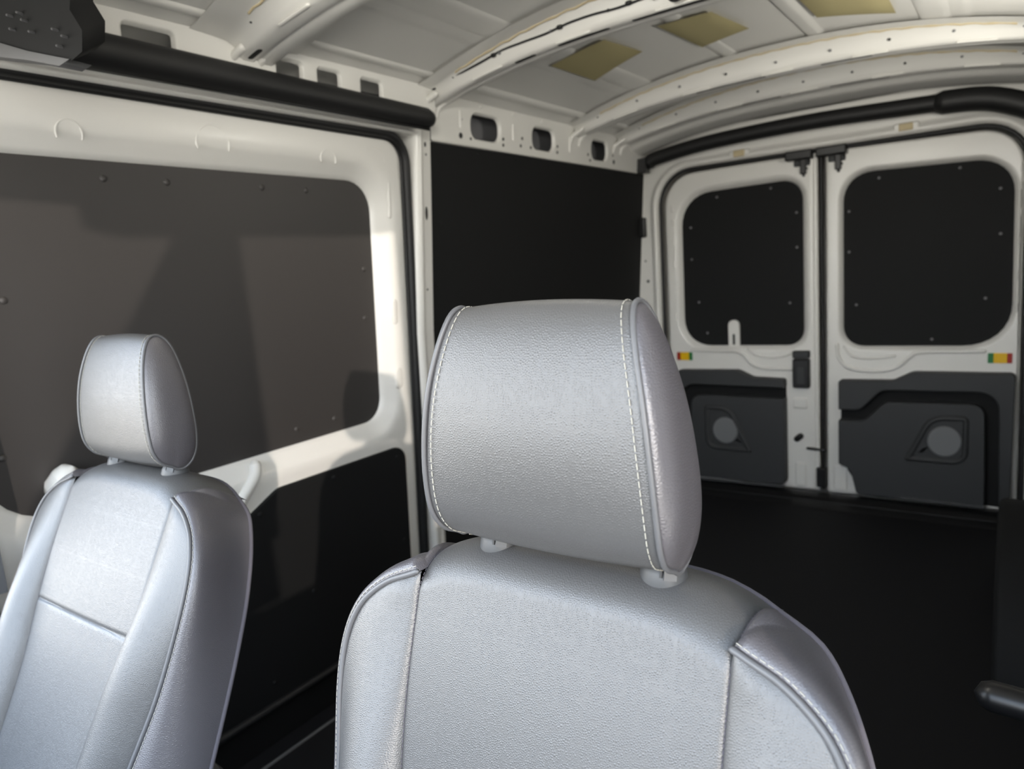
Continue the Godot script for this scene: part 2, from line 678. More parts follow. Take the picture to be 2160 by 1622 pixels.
	var fr := [[-0.46, -0.62, null], [-0.62, -1.10, [-0.955, -0.845]], [-1.10, -1.333, [-1.305, -1.230]], [-1.333, -1.475, [-1.435, -1.361]], [-1.475, -1.83, [-1.594, -1.516]]]
	for f in fr:
		if f[2] == null:
			mb.grid([PackedVector3Array([lw(f[0], 1.755, 0.03), lw(f[1], 1.755, 0.03)]), PackedVector3Array([lw(f[0], 1.848, 0.03), lw(f[1], 1.848, 0.03)])])
		else:
			var c := rpoly([[f[2][0], 1.775, 0.006], [f[2][1], 1.775, 0.006], [f[2][1], 1.824, 0.008], [f[2][0], 1.824, 0.008]], 5, 3)
			holed_cell(mb, lw, f[1], f[0], 1.755, 1.848, c, 0.03, 0.012)
	rows = []
	for z in [-1.83, -0.46]:
		var row := PackedVector3Array()
		for p in [[1.848, 0.03], [1.856, 0.036], [1.858, 0.06], [1.856, 0.075], [1.862, 0.09], [1.9, 0.10]]:
			row.append(lw(z, p[0], p[1]))
		rows.append(row)
	mb.grid(rows)
	# lower flange of the header: a long white bead over the door seal
	rows = []
	for z in [-1.76, -1.4, -1.0, -0.46]:
		var row := PackedVector3Array()
		for p in [[1.755, 0.03], [1.735, 0.034], [1.722, 0.030], [1.716, 0.018], [1.713, 0.012], [1.708, 0.020], [1.702, 0.018], [1.699, 0.004], [1.699, -0.04]]:
			row.append(lw(z, p[0], p[1]))
		rows.append(row)
	mb.grid(rows)
	part("door_header", mb.mesh(), M.white, root, "white header rail with square cut-outs above the sliding door")
	# shut face behind the door top
	mb = MB.new()
	mb.grid([PackedVector3Array([lw(-1.80, 1.70, -0.03), lw(-0.46, 1.70, -0.03)]), PackedVector3Array([lw(-1.80, 1.72, -0.12), lw(-0.46, 1.72, -0.12)])])
	part("shut_face", mb.mesh(), M.white, root)

# ---------------------------------------------------------------- sliding door
func build_sliding_door() -> void:
	var root := thing("door_1", "white sliding side door with black boards over window and lower half", "door", Vector3.ZERO, "", "structure")
	var outer := rpoly([[-1.75, -0.06, 0.05], [-1.715, 1.69, 0.085], [-0.40, 1.70, 0.10], [-0.40, -0.06, 0.08]], 9, 6)
	var win := rpoly([[-1.614, 0.803, 0.075], [-1.606, 1.556, 0.095], [-0.49, 1.558, 0.13], [-0.49, 0.795, 0.16]], 9, 6)
	var mb := MB.new()
	ringloft(mb, lw, [[inset(outer, -0.012), -0.08], [inset(outer, -0.010), -0.03], [inset(outer, 0.002), -0.020], [inset(outer, 0.022), -0.018], [inset(win, -0.098), -0.017], [inset(win, -0.075), -0.016], [inset(win, -0.055), -0.018], [inset(win, -0.042), -0.025], [inset(win, -0.028), -0.036], [inset(win, -0.014), -0.045], [inset(win, -0.005), -0.052], [win, -0.062]])
	part("door_shell", mb.mesh(), M.white, root, "glossy white pressed door frame")
	# window board
	mb = MB.new()
	plate(mb, lw, inset(win, -0.01), -0.072, -0.060, 0.002)
	var board := part("window_board", mb.mesh(), M.door_board, root, "dark grey board riveted over the window opening")
	for p in [[-0.811, 1.521], [-0.956, 1.521], [-1.220, 1.522], [-1.366, 1.521], [-1.572, 1.293], [-1.566, 1.141], [-0.585, 1.271], [-1.419, 0.844], [-1.276, 0.843], [-0.54, 0.95]]:
		rivet(board, lw(p[0], p[1], -0.060), Vector3(1, 0, 0), M.door_board, 1.1)
	# lower board
	mb = MB.new()
	var low := rpoly([[-1.69, -0.10, 0.03], [-1.672, 0.702, 0.055], [-1.160, 0.702, 0.06], [-1.027, 0.632, 0.05], [-0.90, 0.56, 0.05], [-0.50, 0.56, 0.05], [-0.46, -0.10, 0.03]], 7)
	plate(mb, lw, low, -0.03, -0.008, 0.003)
	var lb := part("lower_board", mb.mesh(), M.panel, root, "black board over the lower door half")
	for p in [[-1.632, 0.670], [-1.358, 0.676], [-1.095, 0.646], [-1.650, 0.367], [-1.257, 0.348], [-1.097, 0.131], [-0.75, 0.5]]:
		rivet(lb, lw(p[0], p[1], -0.008), Vector3(1, 0, 0), M.panel)
	# pressed bead at the belt and the rounded pull beside the window
	mb = MB.new()
	mb.tube(spline([lw(-1.108, 0.782, -0.030), lw(-1.098, 0.757, -0.020), lw(-1.066, 0.722, -0.016), lw(-1.02, 0.675, -0.016)], 8), 0.016, 10)
	part("pressed_bead", mb.mesh(), M.white, root)
	mb = MB.new()
	mb.tube(spline([lw(-0.632, 0.86, -0.05), lw(-0.638, 0.876, -0.035), lw(-0.642, 0.884, -0.03)], 5), 0.03, 14)
	part("pull_knob", mb.mesh(), M.white, root, "white rounded knob at the window edge")
	# embossed rounds on the top of the door
	for c in [[-0.733, 1.600, 0.026, 0.028], [-1.06, 1.612, 0.044, 0.042], [-1.418, 1.604, 0.027, 0.026], [-1.598, 1.624, 0.042, 0.030]]:
		mb = MB.new()
		var ring := PackedVector3Array()
		for i in 24:
			var t := -0.35 + (PI + 0.7) * i / 23.0
			ring.append(lw(c[0] + cos(t) * c[2], c[1] + sin(t) * c[3], -0.0185))
		mb.tube(ring, 0.0026, 6)
		part("embossed_ring", mb.mesh(), M.white, root)
	for p in [[-1.66, 1.15, 0.012, 0.03], [-1.668, 0.93, 0.018, 0.02], [-1.655, 1.50, 0.006, 0.05]]:
		mb = MB.new()
		mb.tube(PackedVector3Array([lw(p[0], p[1] - p[3], -0.019), lw(p[0], p[1] + p[3], -0.019)]), p[2], 10, false, true, 0.004)
		part("pressed_bead", mb.mesh(), M.white, root)
	# weather strip around the door
	var seal := thing("door_seal", "black rubber weather strip running around the sliding door opening", "door seal")
	mb = MB.new()
	var cs := rpoly([[-1.755, 0.06, 0.05], [-1.722, 1.694, 0.09], [-0.39, 1.704, 0.10], [-0.39, 0.06, 0.08]], 11, 8)
	mb.tube(mapped(lw, cs, -0.006), 0.0135, 10, true)
	part("bulb", mb.mesh(), M.rubber, seal)
	mb = MB.new()
	mb.tube(mapped(lw, inset(cs, 0.012), -0.014), 0.006, 8, true)
	part("lip", mb.mesh(), M.rubber, seal)

func build_rail_cover() -> void:
	var o := thing("airbag_cover", "long black padded tube above the white sliding door", "padded tube", lw(-1.25, 1.75, 0.06))
	var mb := MB.new()
	var path := PackedVector3Array()
	for i in 30:
		var z := -0.665 - 1.085 * i / 29.0
		path.append(lw(z, 1.748 - 0.008 * i / 29.0, 0.058) - o.position)
	# the sleeve gets thinner towards its rear end
	mb.tube(path, 0.039, 20)
	for i in mb.v.size():
		var f := clampf((mb.v[i].z - path[0].z) / (path[29].z - path[0].z), 0.0, 1.0)
		var cp := path[0].lerp(path[29], f)
		var off := mb.v[i] - cp
		mb.v[i] = cp + Vector3(off.x, off.y, 0) * lerpf(1.0, 0.80, f) + Vector3(0, 0, off.z)
	part("sleeve", mb.mesh(), M.rubber, o)
	mb = MB.new()
	var l2 := PackedVector3Array()
	for p in path:
		l2.append(p + Vector3(0.006, -0.034, 0))
	mb.tube(l2, 0.004, 6)
	part("seam_welt", mb.mesh(), M.black, o)
	build_headliner_end()

func slab(mb: MB, ring: PackedVector3Array, thick: Vector3) -> void:
	var back := PackedVector3Array()
	for p in ring:
		back.append(p + thick)
	mb.fan(ring)
	mb.grid([ring, back], true)
	mb.fan(back, true)

func build_headliner_end() -> void:
	var h := thing("headliner_end", "dark perforated headliner corner with grey lower lip at the roof edge", "headliner", Vector3(-0.70, 1.72, -0.57))
	var ring := PackedVector3Array()
	for p in [Vector3(-0.683, 1.781, -0.551), Vector3(-0.513, 1.747, -0.604), Vector3(-0.527, 1.716, -0.603), Vector3(-0.514, 1.684, -0.611), Vector3(-0.525, 1.654, -0.611), Vector3(-0.551, 1.644, -0.604), Vector3(-0.633, 1.672, -0.578), Vector3(-0.690, 1.695, -0.560), Vector3(-0.73, 1.708, -0.548), Vector3(-0.80, 1.74, -0.52)]:
		ring.append(p - h.position)
	var mb := MB.new()
	slab(mb, ring, Vector3(-0.02, 0.03, -0.05))
	part("shell", mb.mesh(), M.panel, h)
	mb = MB.new()
	ring = PackedVector3Array()
	for p in [Vector3(-0.76, 1.715, -0.53), Vector3(-0.690, 1.696, -0.557), Vector3(-0.633, 1.673, -0.575), Vector3(-0.550, 1.646, -0.601), Vector3(-0.575, 1.640, -0.595), Vector3(-0.639, 1.660, -0.575), Vector3(-0.76, 1.690, -0.53)]:
		ring.append(p - h.position)
	slab(mb, ring, Vector3(-0.01, 0.0, -0.04))
	part("lip", mb.mesh(), M.trim_light, h)
	for p in [Vector3(-0.648, 1.708, -0.561), Vector3(-0.617, 1.716, -0.568), Vector3(-0.609, 1.697, -0.573), Vector3(-0.622, 1.728, -0.565), Vector3(-0.644, 1.728, -0.559), Vector3(-0.560, 1.692, -0.587), Vector3(-0.545, 1.679, -0.593), Vector3(-0.560, 1.667, -0.590)]:
		mb = MB.new()
		var q: Vector3 = p - h.position
		mb.tube(PackedVector3Array([q, q + Vector3(-0.003, 0, -0.012)]), 0.0022, 8)
		part("perforation", mb.mesh(), M.trim_light, h)
# ---------------------------------------------------------------- rear frame and doors
func build_rear_frame() -> void:
	var root := thing("wall_rear", "white rear body frame around the two cargo doors", "wall", Vector3.ZERO, "", "structure")
	var open := rpoly([[-0.785, 0.06, 0.04], [-0.772, 1.678, 0.17], [0.748, 1.672, 0.17], [0.762, 0.06, 0.04]], 12, 8)
	var outer := rpoly([[-1.02, -0.02, 0.01], [-0.845, 1.86, 0.03], [0.845, 1.86, 0.03], [1.02, -0.02, 0.01]], 12, 8)
	var mb := MB.new()
	ringloft(mb, rear, [[outer, 0.03], [inset(open, -0.062), 0.028], [inset(open, -0.050), 0.032], [inset(open, -0.040), 0.044], [inset(open, -0.030), 0.048], [inset(open, -0.020), 0.044], [inset(open, -0.013), 0.030], [inset(open, -0.011), 0.0], [inset(open, -0.010), -0.10]])
	part("body_frame", mb.mesh(), M.white, root)
	mb = MB.new()
	mb.grid([PackedVector3Array([Vector3(-1.1, -0.15, -3.74), Vector3(1.1, -0.15, -3.74)]), PackedVector3Array([Vector3(-1.1, 2.05, -3.74), Vector3(1.1, 2.05, -3.74)])])
	part("outer_skin", mb.mesh(), M.white, root)
	for p in [[-0.861, 1.144, 0.008], [-0.87, 1.25, 0.005], [0.80, 0.25, 0.008]]:
		hole_patch(root, rear, p[0], p[1], p[2], p[2], 0.0295)
	mb = MB.new()
	plate(mb, rear, rect2(-0.895, -0.855, 1.372, 1.473, 0.008), 0.02, 0.06, 0.006)
	part("door_check", mb.mesh(), M.black, root, "black door stop on the frame edge")
	for c in [-0.363, 0.330]:
		mb = MB.new()
		plate(mb, rear, rect2(c - 0.048, c + 0.048, 1.700, 1.735, 0.010), 0.03, 0.046, 0.006)
		var base := part("latch_plate", mb.mesh(), M.white, root)
		mb = MB.new()
		plate(mb, rear, rect2(c - 0.026, c + 0.026, 1.702, 1.732, 0.004), 0.04, 0.051, 0.003)
		part("latch_insert", mb.mesh(), M.glue, base)
	var seal := thing("rear_door_seal", "thin black rubber strip around the twin rear doors", "door seal")
	mb = MB.new()
	mb.tube(mapped(rear, inset(open, -0.004), 0.018), 0.0085, 10, true)
	part("bulb", mb.mesh(), M.rubber, seal)

func rear_door(side: float) -> void:
	# side -1 : narrow door at the passenger side, +1 : the other
	var left := side < 0
	var root := thing("door_2" if left else "door_3", "white rear cargo door with white slotted tab below its black window board" if left else "white rear cargo door without tab, beside the driver side body frame", "door", Vector3.ZERO, "", "structure")
	var outer: PackedVector2Array
	var win: PackedVector2Array
	if left:
		outer = rpoly([[-0.775, 0.085, 0.03], [-0.762, 1.668, 0.165], [-0.040, 1.676, 0.02], [-0.040, 0.085, 0.01]], 9, 6)
		win = rpoly([[-0.690, 0.797, 0.14], [-0.682, 1.563, 0.16], [-0.097, 1.572, 0.095], [-0.097, 0.797, 0.08]], 9, 6)
	else:
		outer = rpoly([[0.752, 0.085, 0.03], [0.738, 1.662, 0.165], [0.008, 1.676, 0.02], [0.008, 0.085, 0.01]], 9, 6)
		win = rpoly([[0.714, 0.792, 0.17], [0.706, 1.546, 0.14], [0.078, 1.566, 0.12], [0.078, 0.792, 0.09]], 9, 6)
	var mb := MB.new()
	var m := 0.034 if left else 0.024
	ringloft(mb, rear, [[inset(outer, 0.0), -0.09], [outer, -0.010], [inset(outer, 0.004), 0.0], [inset(outer, 0.012), 0.003], [inset(win, -m), 0.002], [inset(win, -m * 0.72), 0.0], [inset(win, -m * 0.45), -0.007], [inset(win, -m * 0.2), -0.017], [win, -0.030]])
	part("door_shell", mb.mesh(), M.white, root)
	mb = MB.new()
	plate(mb, rear, inset(win, -0.008), -0.040, -0.028, 0.002)
	var board := part("window_board", mb.mesh(), M.panel, root, "black board riveted over the rear window")
	var rv := [[-0.50, 1.535], [-0.24, 1.545], [-0.64, 1.40], [-0.64, 1.24], [-0.125, 1.42], [-0.125, 1.26], [-0.16, 1.0], [-0.61, 1.02], [-0.57, 0.86]] if left else [[0.22, 1.53], [0.52, 1.53], [0.10, 1.40], [0.10, 1.22], [0.66, 1.43], [0.665, 1.25], [0.62, 0.99], [0.13, 0.98], [0.43, 0.82]]
	for p in rv:
		rivet(board, rear(p[0], p[1], -0.028), Vector3(0, 0, 1), M.grey, 0.8)
	# pressed ledge below the window: a pocket edged by a rounded bead
	mb = MB.new()
	var led := []
	if left:
		led = [Vector2(-0.64, 0.775), Vector2(-0.50, 0.772), Vector2(-0.42, 0.770), Vector2(-0.375, 0.752), Vector2(-0.34, 0.712), Vector2(-0.30, 0.690), Vector2(-0.25, 0.684), Vector2(-0.15, 0.684)]
	else:
		led = [Vector2(0.055, 0.80), Vector2(0.062, 0.745), Vector2(0.09, 0.705), Vector2(0.14, 0.685), Vector2(0.24, 0.683), Vector2(0.30, 0.70), Vector2(0.35, 0.745), Vector2(0.40, 0.768), Vector2(0.62, 0.772)]
	var lp := []
	for p in led:
		lp.append(rear(p.x, p.y, 0.003))
	mb.tube(spline(lp, 6), 0.012, 10, false, true, 0.009)
	part("pressed_ledge", mb.mesh(), M.white, root)
	mb = MB.new()
	var l3 := []
	if left:
		l3 = [rear(-0.36, 0.782, 0.001), rear(-0.30, 0.745, 0.001), rear(-0.20, 0.742, 0.001), rear(-0.13, 0.775, 0.001)]
	else:
		l3 = [rear(0.085, 0.79, 0.001), rear(0.12, 0.748, 0.001), rear(0.20, 0.738, 0.001), rear(0.29, 0.75, 0.001)]
	mb.tube(spline(l3, 6), 0.008, 8, false, true, 0.006)
	part("pressed_ledge", mb.mesh(), M.white, root)
	# lower trim: border and inner panel with a deep channel between
	var s := 1.0
	var border: PackedVector2Array
	var inner: PackedVector2Array
	var back: PackedVector2Array
	if left:
		border = rpoly([[-0.715, 0.10, 0.004], [-0.715, 0.676, 0.02], [-0.40, 0.680, 0.05], [-0.325, 0.645, 0.05], [-0.172, 0.640, 0.015], [-0.172, 0.598, 0.003], [-0.69, 0.606, 0.075], [-0.695, 0.10, 0.004]], 7)
		inner = rpoly([[-0.648, 0.112, 0.01], [-0.640, 0.552, 0.055], [-0.172, 0.545, 0.004], [-0.172, 0.112, 0.03]], 7)
		back = rpoly([[-0.714, 0.105, 0.01], [-0.714, 0.67, 0.02], [-0.40, 0.67, 0.02], [-0.325, 0.635, 0.03], [-0.174, 0.63, 0.01], [-0.174, 0.112, 0.02]], 5)
	else:
		border = rpoly([[0.068, 0.505, 0.003], [0.160, 0.507, 0.05], [0.245, 0.602, 0.05], [0.678, 0.606, 0.075], [0.690, 0.10, 0.004], [0.728, 0.10, 0.004], [0.733, 0.685, 0.02], [0.365, 0.685, 0.05], [0.29, 0.645, 0.05], [0.068, 0.642, 0.012]], 7)
		inner = rpoly([[0.068, 0.455, 0.004], [0.175, 0.457, 0.05], [0.262, 0.55, 0.05], [0.632, 0.553, 0.055], [0.640, 0.112, 0.01], [0.145, 0.105, 0.02], [0.118, 0.225, 0.05], [0.068, 0.245, 0.012]], 7)
		back = rpoly([[0.070, 0.25, 0.01], [0.070, 0.635, 0.01], [0.29, 0.64, 0.02], [0.365, 0.675, 0.02], [0.727, 0.675, 0.02], [0.724, 0.10, 0.01], [0.16, 0.11, 0.02]], 5)
	mb = MB.new()
	plate(mb, rear, back, 0.0, 0.0045, 0.001)
	var trim := part("lower_trim", mb.mesh(), M.panel, root, "dark grey moulded panel with a deep channel")  # channel floor coloured blacker than the trim to stand in for shade
	mb = MB.new()
	plate(mb, rear, border, 0.0, 0.055, 0.004)
	part("trim_border", mb.mesh(), M.trim, trim)
	mb = MB.new()
	plate(mb, rear, inner, 0.0, 0.055, 0.004)
	part("trim_inner", mb.mesh(), M.trim, trim)
	# cupped handle with a round disc
	var cup: PackedVector2Array
	var cc: Vector2
	if left:
		cup = rpoly([[-0.570, 0.500, 0.03], [-0.430, 0.500, 0.09], [-0.325, 0.262, 0.014], [-0.570, 0.265, 0.06]], 8, 3)
		cc = Vector2(-0.463, 0.372)
	else:
		cup = rpoly([[0.580, 0.505, 0.03], [0.430, 0.500, 0.09], [0.332, 0.285, 0.014], [0.580, 0.285, 0.06]], 8, 3)
		cc = Vector2(0.490, 0.387)
	mb = MB.new()
	ringloft(mb, rear, [[cup, 0.053], [inset(cup, 0.005), 0.061], [inset(cup, 0.012), 0.066], [inset(cup, 0.019), 0.064], [inset(cup, 0.026), 0.0565]])
	mb.fan(mapped(rear, inset(cup, 0.026), 0.0565))
	part("handle_cup", mb.mesh(), M.trim, trim)
	mb = MB.new()
	plate(mb, rear, circle2(cc.x, cc.y, 0.064, 0.068, 28), 0.055, 0.063, 0.005)
	part("handle_disc", mb.mesh(), M.disc, trim, "lighter grey round disc")
	# pale strip along the foot of the trim
	mb = MB.new()
	if left:
		mb.tube(PackedVector3Array([rear(-0.66, 0.100, 0.06), rear(-0.18, 0.107, 0.06)]), 0.006, 8)
	else:
		mb.tube(PackedVector3Array([rear(0.33, 0.117, 0.06), rear(0.64, 0.110, 0.06)]), 0.006, 8)
	part("foot_strip", mb.mesh(), M.collar, root)
	# reflector of three colours
	var x0 := -0.727 if left else 0.635
	var st: Node3D = null
	var cols := [[0.0, 0.24, M.red if left else M.green], [0.24, 0.79, M.amber], [0.79, 1.0, M.green if left else M.red]]
	for i in 3:
		mb = MB.new()
		plate(mb, rear, rect2(x0 + 0.084 * cols[i][0], x0 + 0.084 * cols[i][1], 0.722, 0.764, 0.002, 3), 0.0, 0.0065, 0.001)
		if i == 0:
			st = part("reflector_sticker", mb.mesh(), cols[i][2], root, "small red amber green sticker")
		else:
			part("colour_field", mb.mesh(), cols[i][2], st)
	# bracket at the top corner of the door
	var bx := -0.085 if left else 0.062
	mb = MB.new()
	plate(mb, rear, rect2(bx - 0.07 if left else bx - 0.085, bx + 0.045 if left else bx + 0.04, 1.648, 1.688, 0.006), 0.0, 0.055, 0.006)
	var br := part("top_latch", mb.mesh(), M.black, root, "black latch block at the top of the door")
	mb = MB.new()
	plate(mb, rear, rect2(bx - 0.012, bx + 0.014, 1.585, 1.655, 0.006), 0.0, 0.022, 0.004)
	part("latch_arm", mb.mesh(), M.black, br)
	mb = MB.new()
	plate(mb, rear, rect2(bx - 0.040, bx + 0.03, 1.622, 1.650, 0.006), 0.0, 0.014, 0.004)
	part("latch_base", mb.mesh(), M.trim, br)
	for k in 3:
		mb = MB.new()
		mb.tube(PackedVector3Array([rear(bx + 0.026 - 0.012 * k, 1.64 - 0.03 * k, 0.004), rear(bx + 0.026 - 0.012 * k, 1.64 - 0.03 * k, 0.012)]), 0.006, 8)
		part("bolt", mb.mesh(), M.black, br)
	# pressings beside the centre gap
	var px := -0.105 if left else 0.065
	if left:
		for r in [[-0.145, -0.075, 0.49, 0.545], [-0.14, -0.085, 0.10, 0.225]]:
			mb = MB.new()
			var c := rect2(r[0], r[1], r[2], r[3], 0.016)
			ringloft(mb, rear, [[c, 0.002], [inset(c, 0.004), 0.008], [inset(c, 0.009), 0.009]])
			mb.fan(mapped(rear, inset(c, 0.009), 0.009))
			part("pressed_pad", mb.mesh(), M.white, root)
	else:
		mb = MB.new()
		var c := rect2(0.035, 0.10, 0.10, 0.225, 0.016)
		ringloft(mb, rear, [[c, 0.002], [inset(c, 0.004), 0.008], [inset(c, 0.009), 0.009]])
		mb.fan(mapped(rear, inset(c, 0.009), 0.009))
		part("pressed_pad", mb.mesh(), M.white, root)
	# holes along the hinge edge of the frame
	var hx := -0.722 if left else 0.7285
	for y in [1.50, 1.43, 1.33, 1.22, 1.08, 0.95]:
		mb = MB.new()
		mb.tube(PackedVector3Array([rear(hx, y - 0.010, 0.002), rear(hx, y + 0.010, 0.002)]), 0.009, 8, false, true, 0.004)
		part("pressed_dimple", mb.mesh(), M.white, root)
	if left:
		# release handle
		mb = MB.new()
		plate(mb, rear, rect2(-0.139, -0.063, 0.596, 0.735, 0.008), 0.0, 0.034, 0.006)
		var hd := part("release_handle", mb.mesh(), M.black, root, "black release handle")
		mb = MB.new()
		plate(mb, rear, rect2(-0.139, -0.063, 0.739, 0.774, 0.006), 0.0, 0.030, 0.006)
		part("handle_cap", mb.mesh(), M.trim, hd)
		mb = MB.new()
		plate(mb, rear, rect2(-0.120, -0.082, 0.615, 0.70, 0.008), 0.03, 0.0365, 0.003)
		part("finger_pad", mb.mesh(), M.trim, hd)
		mb = MB.new()
		mb.tube(PackedVector3Array([rear(-0.128, 0.340, 0.014), rear(-0.108, 0.358, 0.014)]), 0.014, 12)
		part("rubber_stop", mb.mesh(), M.black, root, "black rubber stop")
		mb = MB.new()
		mb.tube(PackedVector3Array([rear(-0.078, 0.298, 0.012), rear(0.0, 0.294, 0.012)]), 0.007, 8)
		part("latch_pin", mb.mesh(), M.black, root)
		mb = MB.new()
		plate(mb, rear, rect2(-0.036, 0.006, 0.112, 0.208, 0.005), 0.0, 0.03, 0.005)
		part("lower_latch", mb.mesh(), M.black, root, "black latch box at the door foot")
		# white slotted tab in front of the window board
		mb = MB.new()
		var tab := rpoly([[-0.458, 0.79, 0.004], [-0.458, 0.925, 0.028], [-0.401, 0.925, 0.028], [-0.401, 0.79, 0.004]], 7)
		plate(mb, rear, tab, -0.024, -0.014, 0.003)
		var tb := part("slotted_tab", mb.mesh(), M.white, root, "white tab with a dark slot")
		mb = MB.new()
		plate(mb, rear, rect2(-0.436, -0.424, 0.80, 0.855, 0.005), -0.02, -0.0125, 0.001)
		part("slot", mb.mesh(), M.hole_dark, tb)  # dark plate painted for the shade in the slot
	if left:
		mb = MB.new()
		mb.tube(PackedVector3Array([rear(-0.036, 0.10, -0.004), rear(-0.036, 0.6, -0.004), rear(-0.036, 1.675, -0.004)]), 0.012, 10)
		part("edge_flange", mb.mesh(), M.white, root)
		mb = MB.new()
		mb.tube(PackedVector3Array([rear(-0.012, 0.10, -0.012), rear(-0.012, 1.675, -0.012)]), 0.007, 10)
		part("gap_seal", mb.mesh(), M.rubber, root, "black rubber seal in the door gap")

func build_rear_header() -> void:
	var o := thing("rear_header_pad", "black padded tube arching above the rear doors", "padded tube", Vector3(0, 1.79, -3.432))
	var path := spline([Vector3(-0.80, 1.735, -3.432), Vector3(-0.754, 1.752, -3.432), Vector3(-0.485, 1.784, -3.432), Vector3(-0.056, 1.797, -3.432), Vector3(0.314, 1.788, -3.432), Vector3(0.452, 1.783, -3.432)], 8)
	var mb := MB.new()
	var loc := PackedVector3Array()
	for p in path:
		loc.append(p - o.position)
	mb.tube(loc, 0.034, 16, false, true, 0.034)
	part("sleeve", mb.mesh(), M.rubber, o)
	mb = MB.new()
	loc = PackedVector3Array()
	for p in spline([Vector3(0.462, 1.782, -3.432), Vector3(0.56, 1.776, -3.432), Vector3(0.64, 1.760, -3.432), Vector3(0.73, 1.722, -3.432), Vector3(0.80, 1.68, -3.432)], 8):
		loc.append(p - o.position)
	mb.tube(loc, 0.045, 16, false, true, 0.045)
	part("end_sleeve", mb.mesh(), M.rubber, o)
	mb = MB.new()
	mb.box(Vector3(-0.825, -0.07, 0.02), Vector3(0.05, 0.07, 0.05))
	part("end_bracket", mb.mesh(), M.black, o)
	# white closing panel over the doors
	var h := thing("trim_1", "white closing panel between last roof bow and rear door header", "trim", Vector3.ZERO, "", "structure")
	mb = MB.new()
	var rows := []
	for i in 41:
		var x := -0.86 + 1.72 * i / 40.0
		var yb := bow_y(x)
		var row := PackedVector3Array()
		for p in [[yb + 0.03, -3.28], [yb - 0.002, -3.30], [yb - 0.01, -3.34], [yb - 0.02, -3.40], [yb - 0.022, -3.42], [yb - 0.012, -3.47], [yb + 0.0, -3.50]]:
			row.append(Vector3(x, p[0], p[1]))
		rows.append(row)
	mb.grid(rows)
	part("closing_panel", mb.mesh(), M.white, h)

# ---------------------------------------------------------------- floor and driver side
func build_floor() -> void:
	var root := thing("floor", "flat black rubber mat covering the cargo floor", "floor", Vector3.ZERO, "", "structure")
	var mb := MB.new()
	mb.box(Vector3(0.09, 0.0, -1.72), Vector3(1.78, 0.10, 3.56))
	mb.box(Vector3(0, 0.0, 0.55), Vector3(1.9, 0.10, 1.0))
	mb.box(Vector3(-0.9, 0.0, -2.62), Vector3(0.25, 0.10, 1.76))
	part("mat", mb.mesh(), M.floor, root)
	mb = MB.new()
	mb.box(Vector3(-0.9, -0.08, -0.8), Vector3(0.30, 0.04, 2.0))
	part("step_well", mb.mesh(), M.floor, root)
	mb = MB.new()
	mb.box(Vector3(0, -0.14, -1.35), Vector3(2.3, 0.04, 4.8))
	part("underbody", mb.mesh(), M.black, root)
	mb = MB.new()
	mb.tube(PackedVector3Array([Vector3(-0.805, 0.05, -0.3), Vector3(-0.805, 0.05, -1.74)]), 0.0055, 8)
	part("edge_strip", mb.mesh(), M.trim_light, root, "grey metal edge strip beside the side door step")
	# rear scuff plate
	mb = MB.new()
	var rows := []
	for x in [-0.76, -0.3, 0.3, 0.76]:
		rows.append(PackedVector3Array([Vector3(x, 0.045, -3.36), Vector3(x, 0.052, -3.37), Vector3(x, 0.066, -3.40), Vector3(x, 0.072, -3.43), Vector3(x, 0.082, -3.432), Vector3(x, 0.092, -3.465), Vector3(x, 0.093, -3.48), Vector3(x, 0.05, -3.485)]))
	mb.grid(rows)
	part("scuff_plate", mb.mesh(), M.black, root, "black ribbed sill at the rear doors")
	for k in 2:
		mb = MB.new()
		mb.tube(PackedVector3Array([Vector3(-0.74, 0.069 + 0.012 * k, -3.412 - 0.03 * k), Vector3(0.74, 0.069 + 0.012 * k, -3.412 - 0.03 * k)]), 0.003, 6)
		part("sill_rib", mb.mesh(), M.rubber, root)

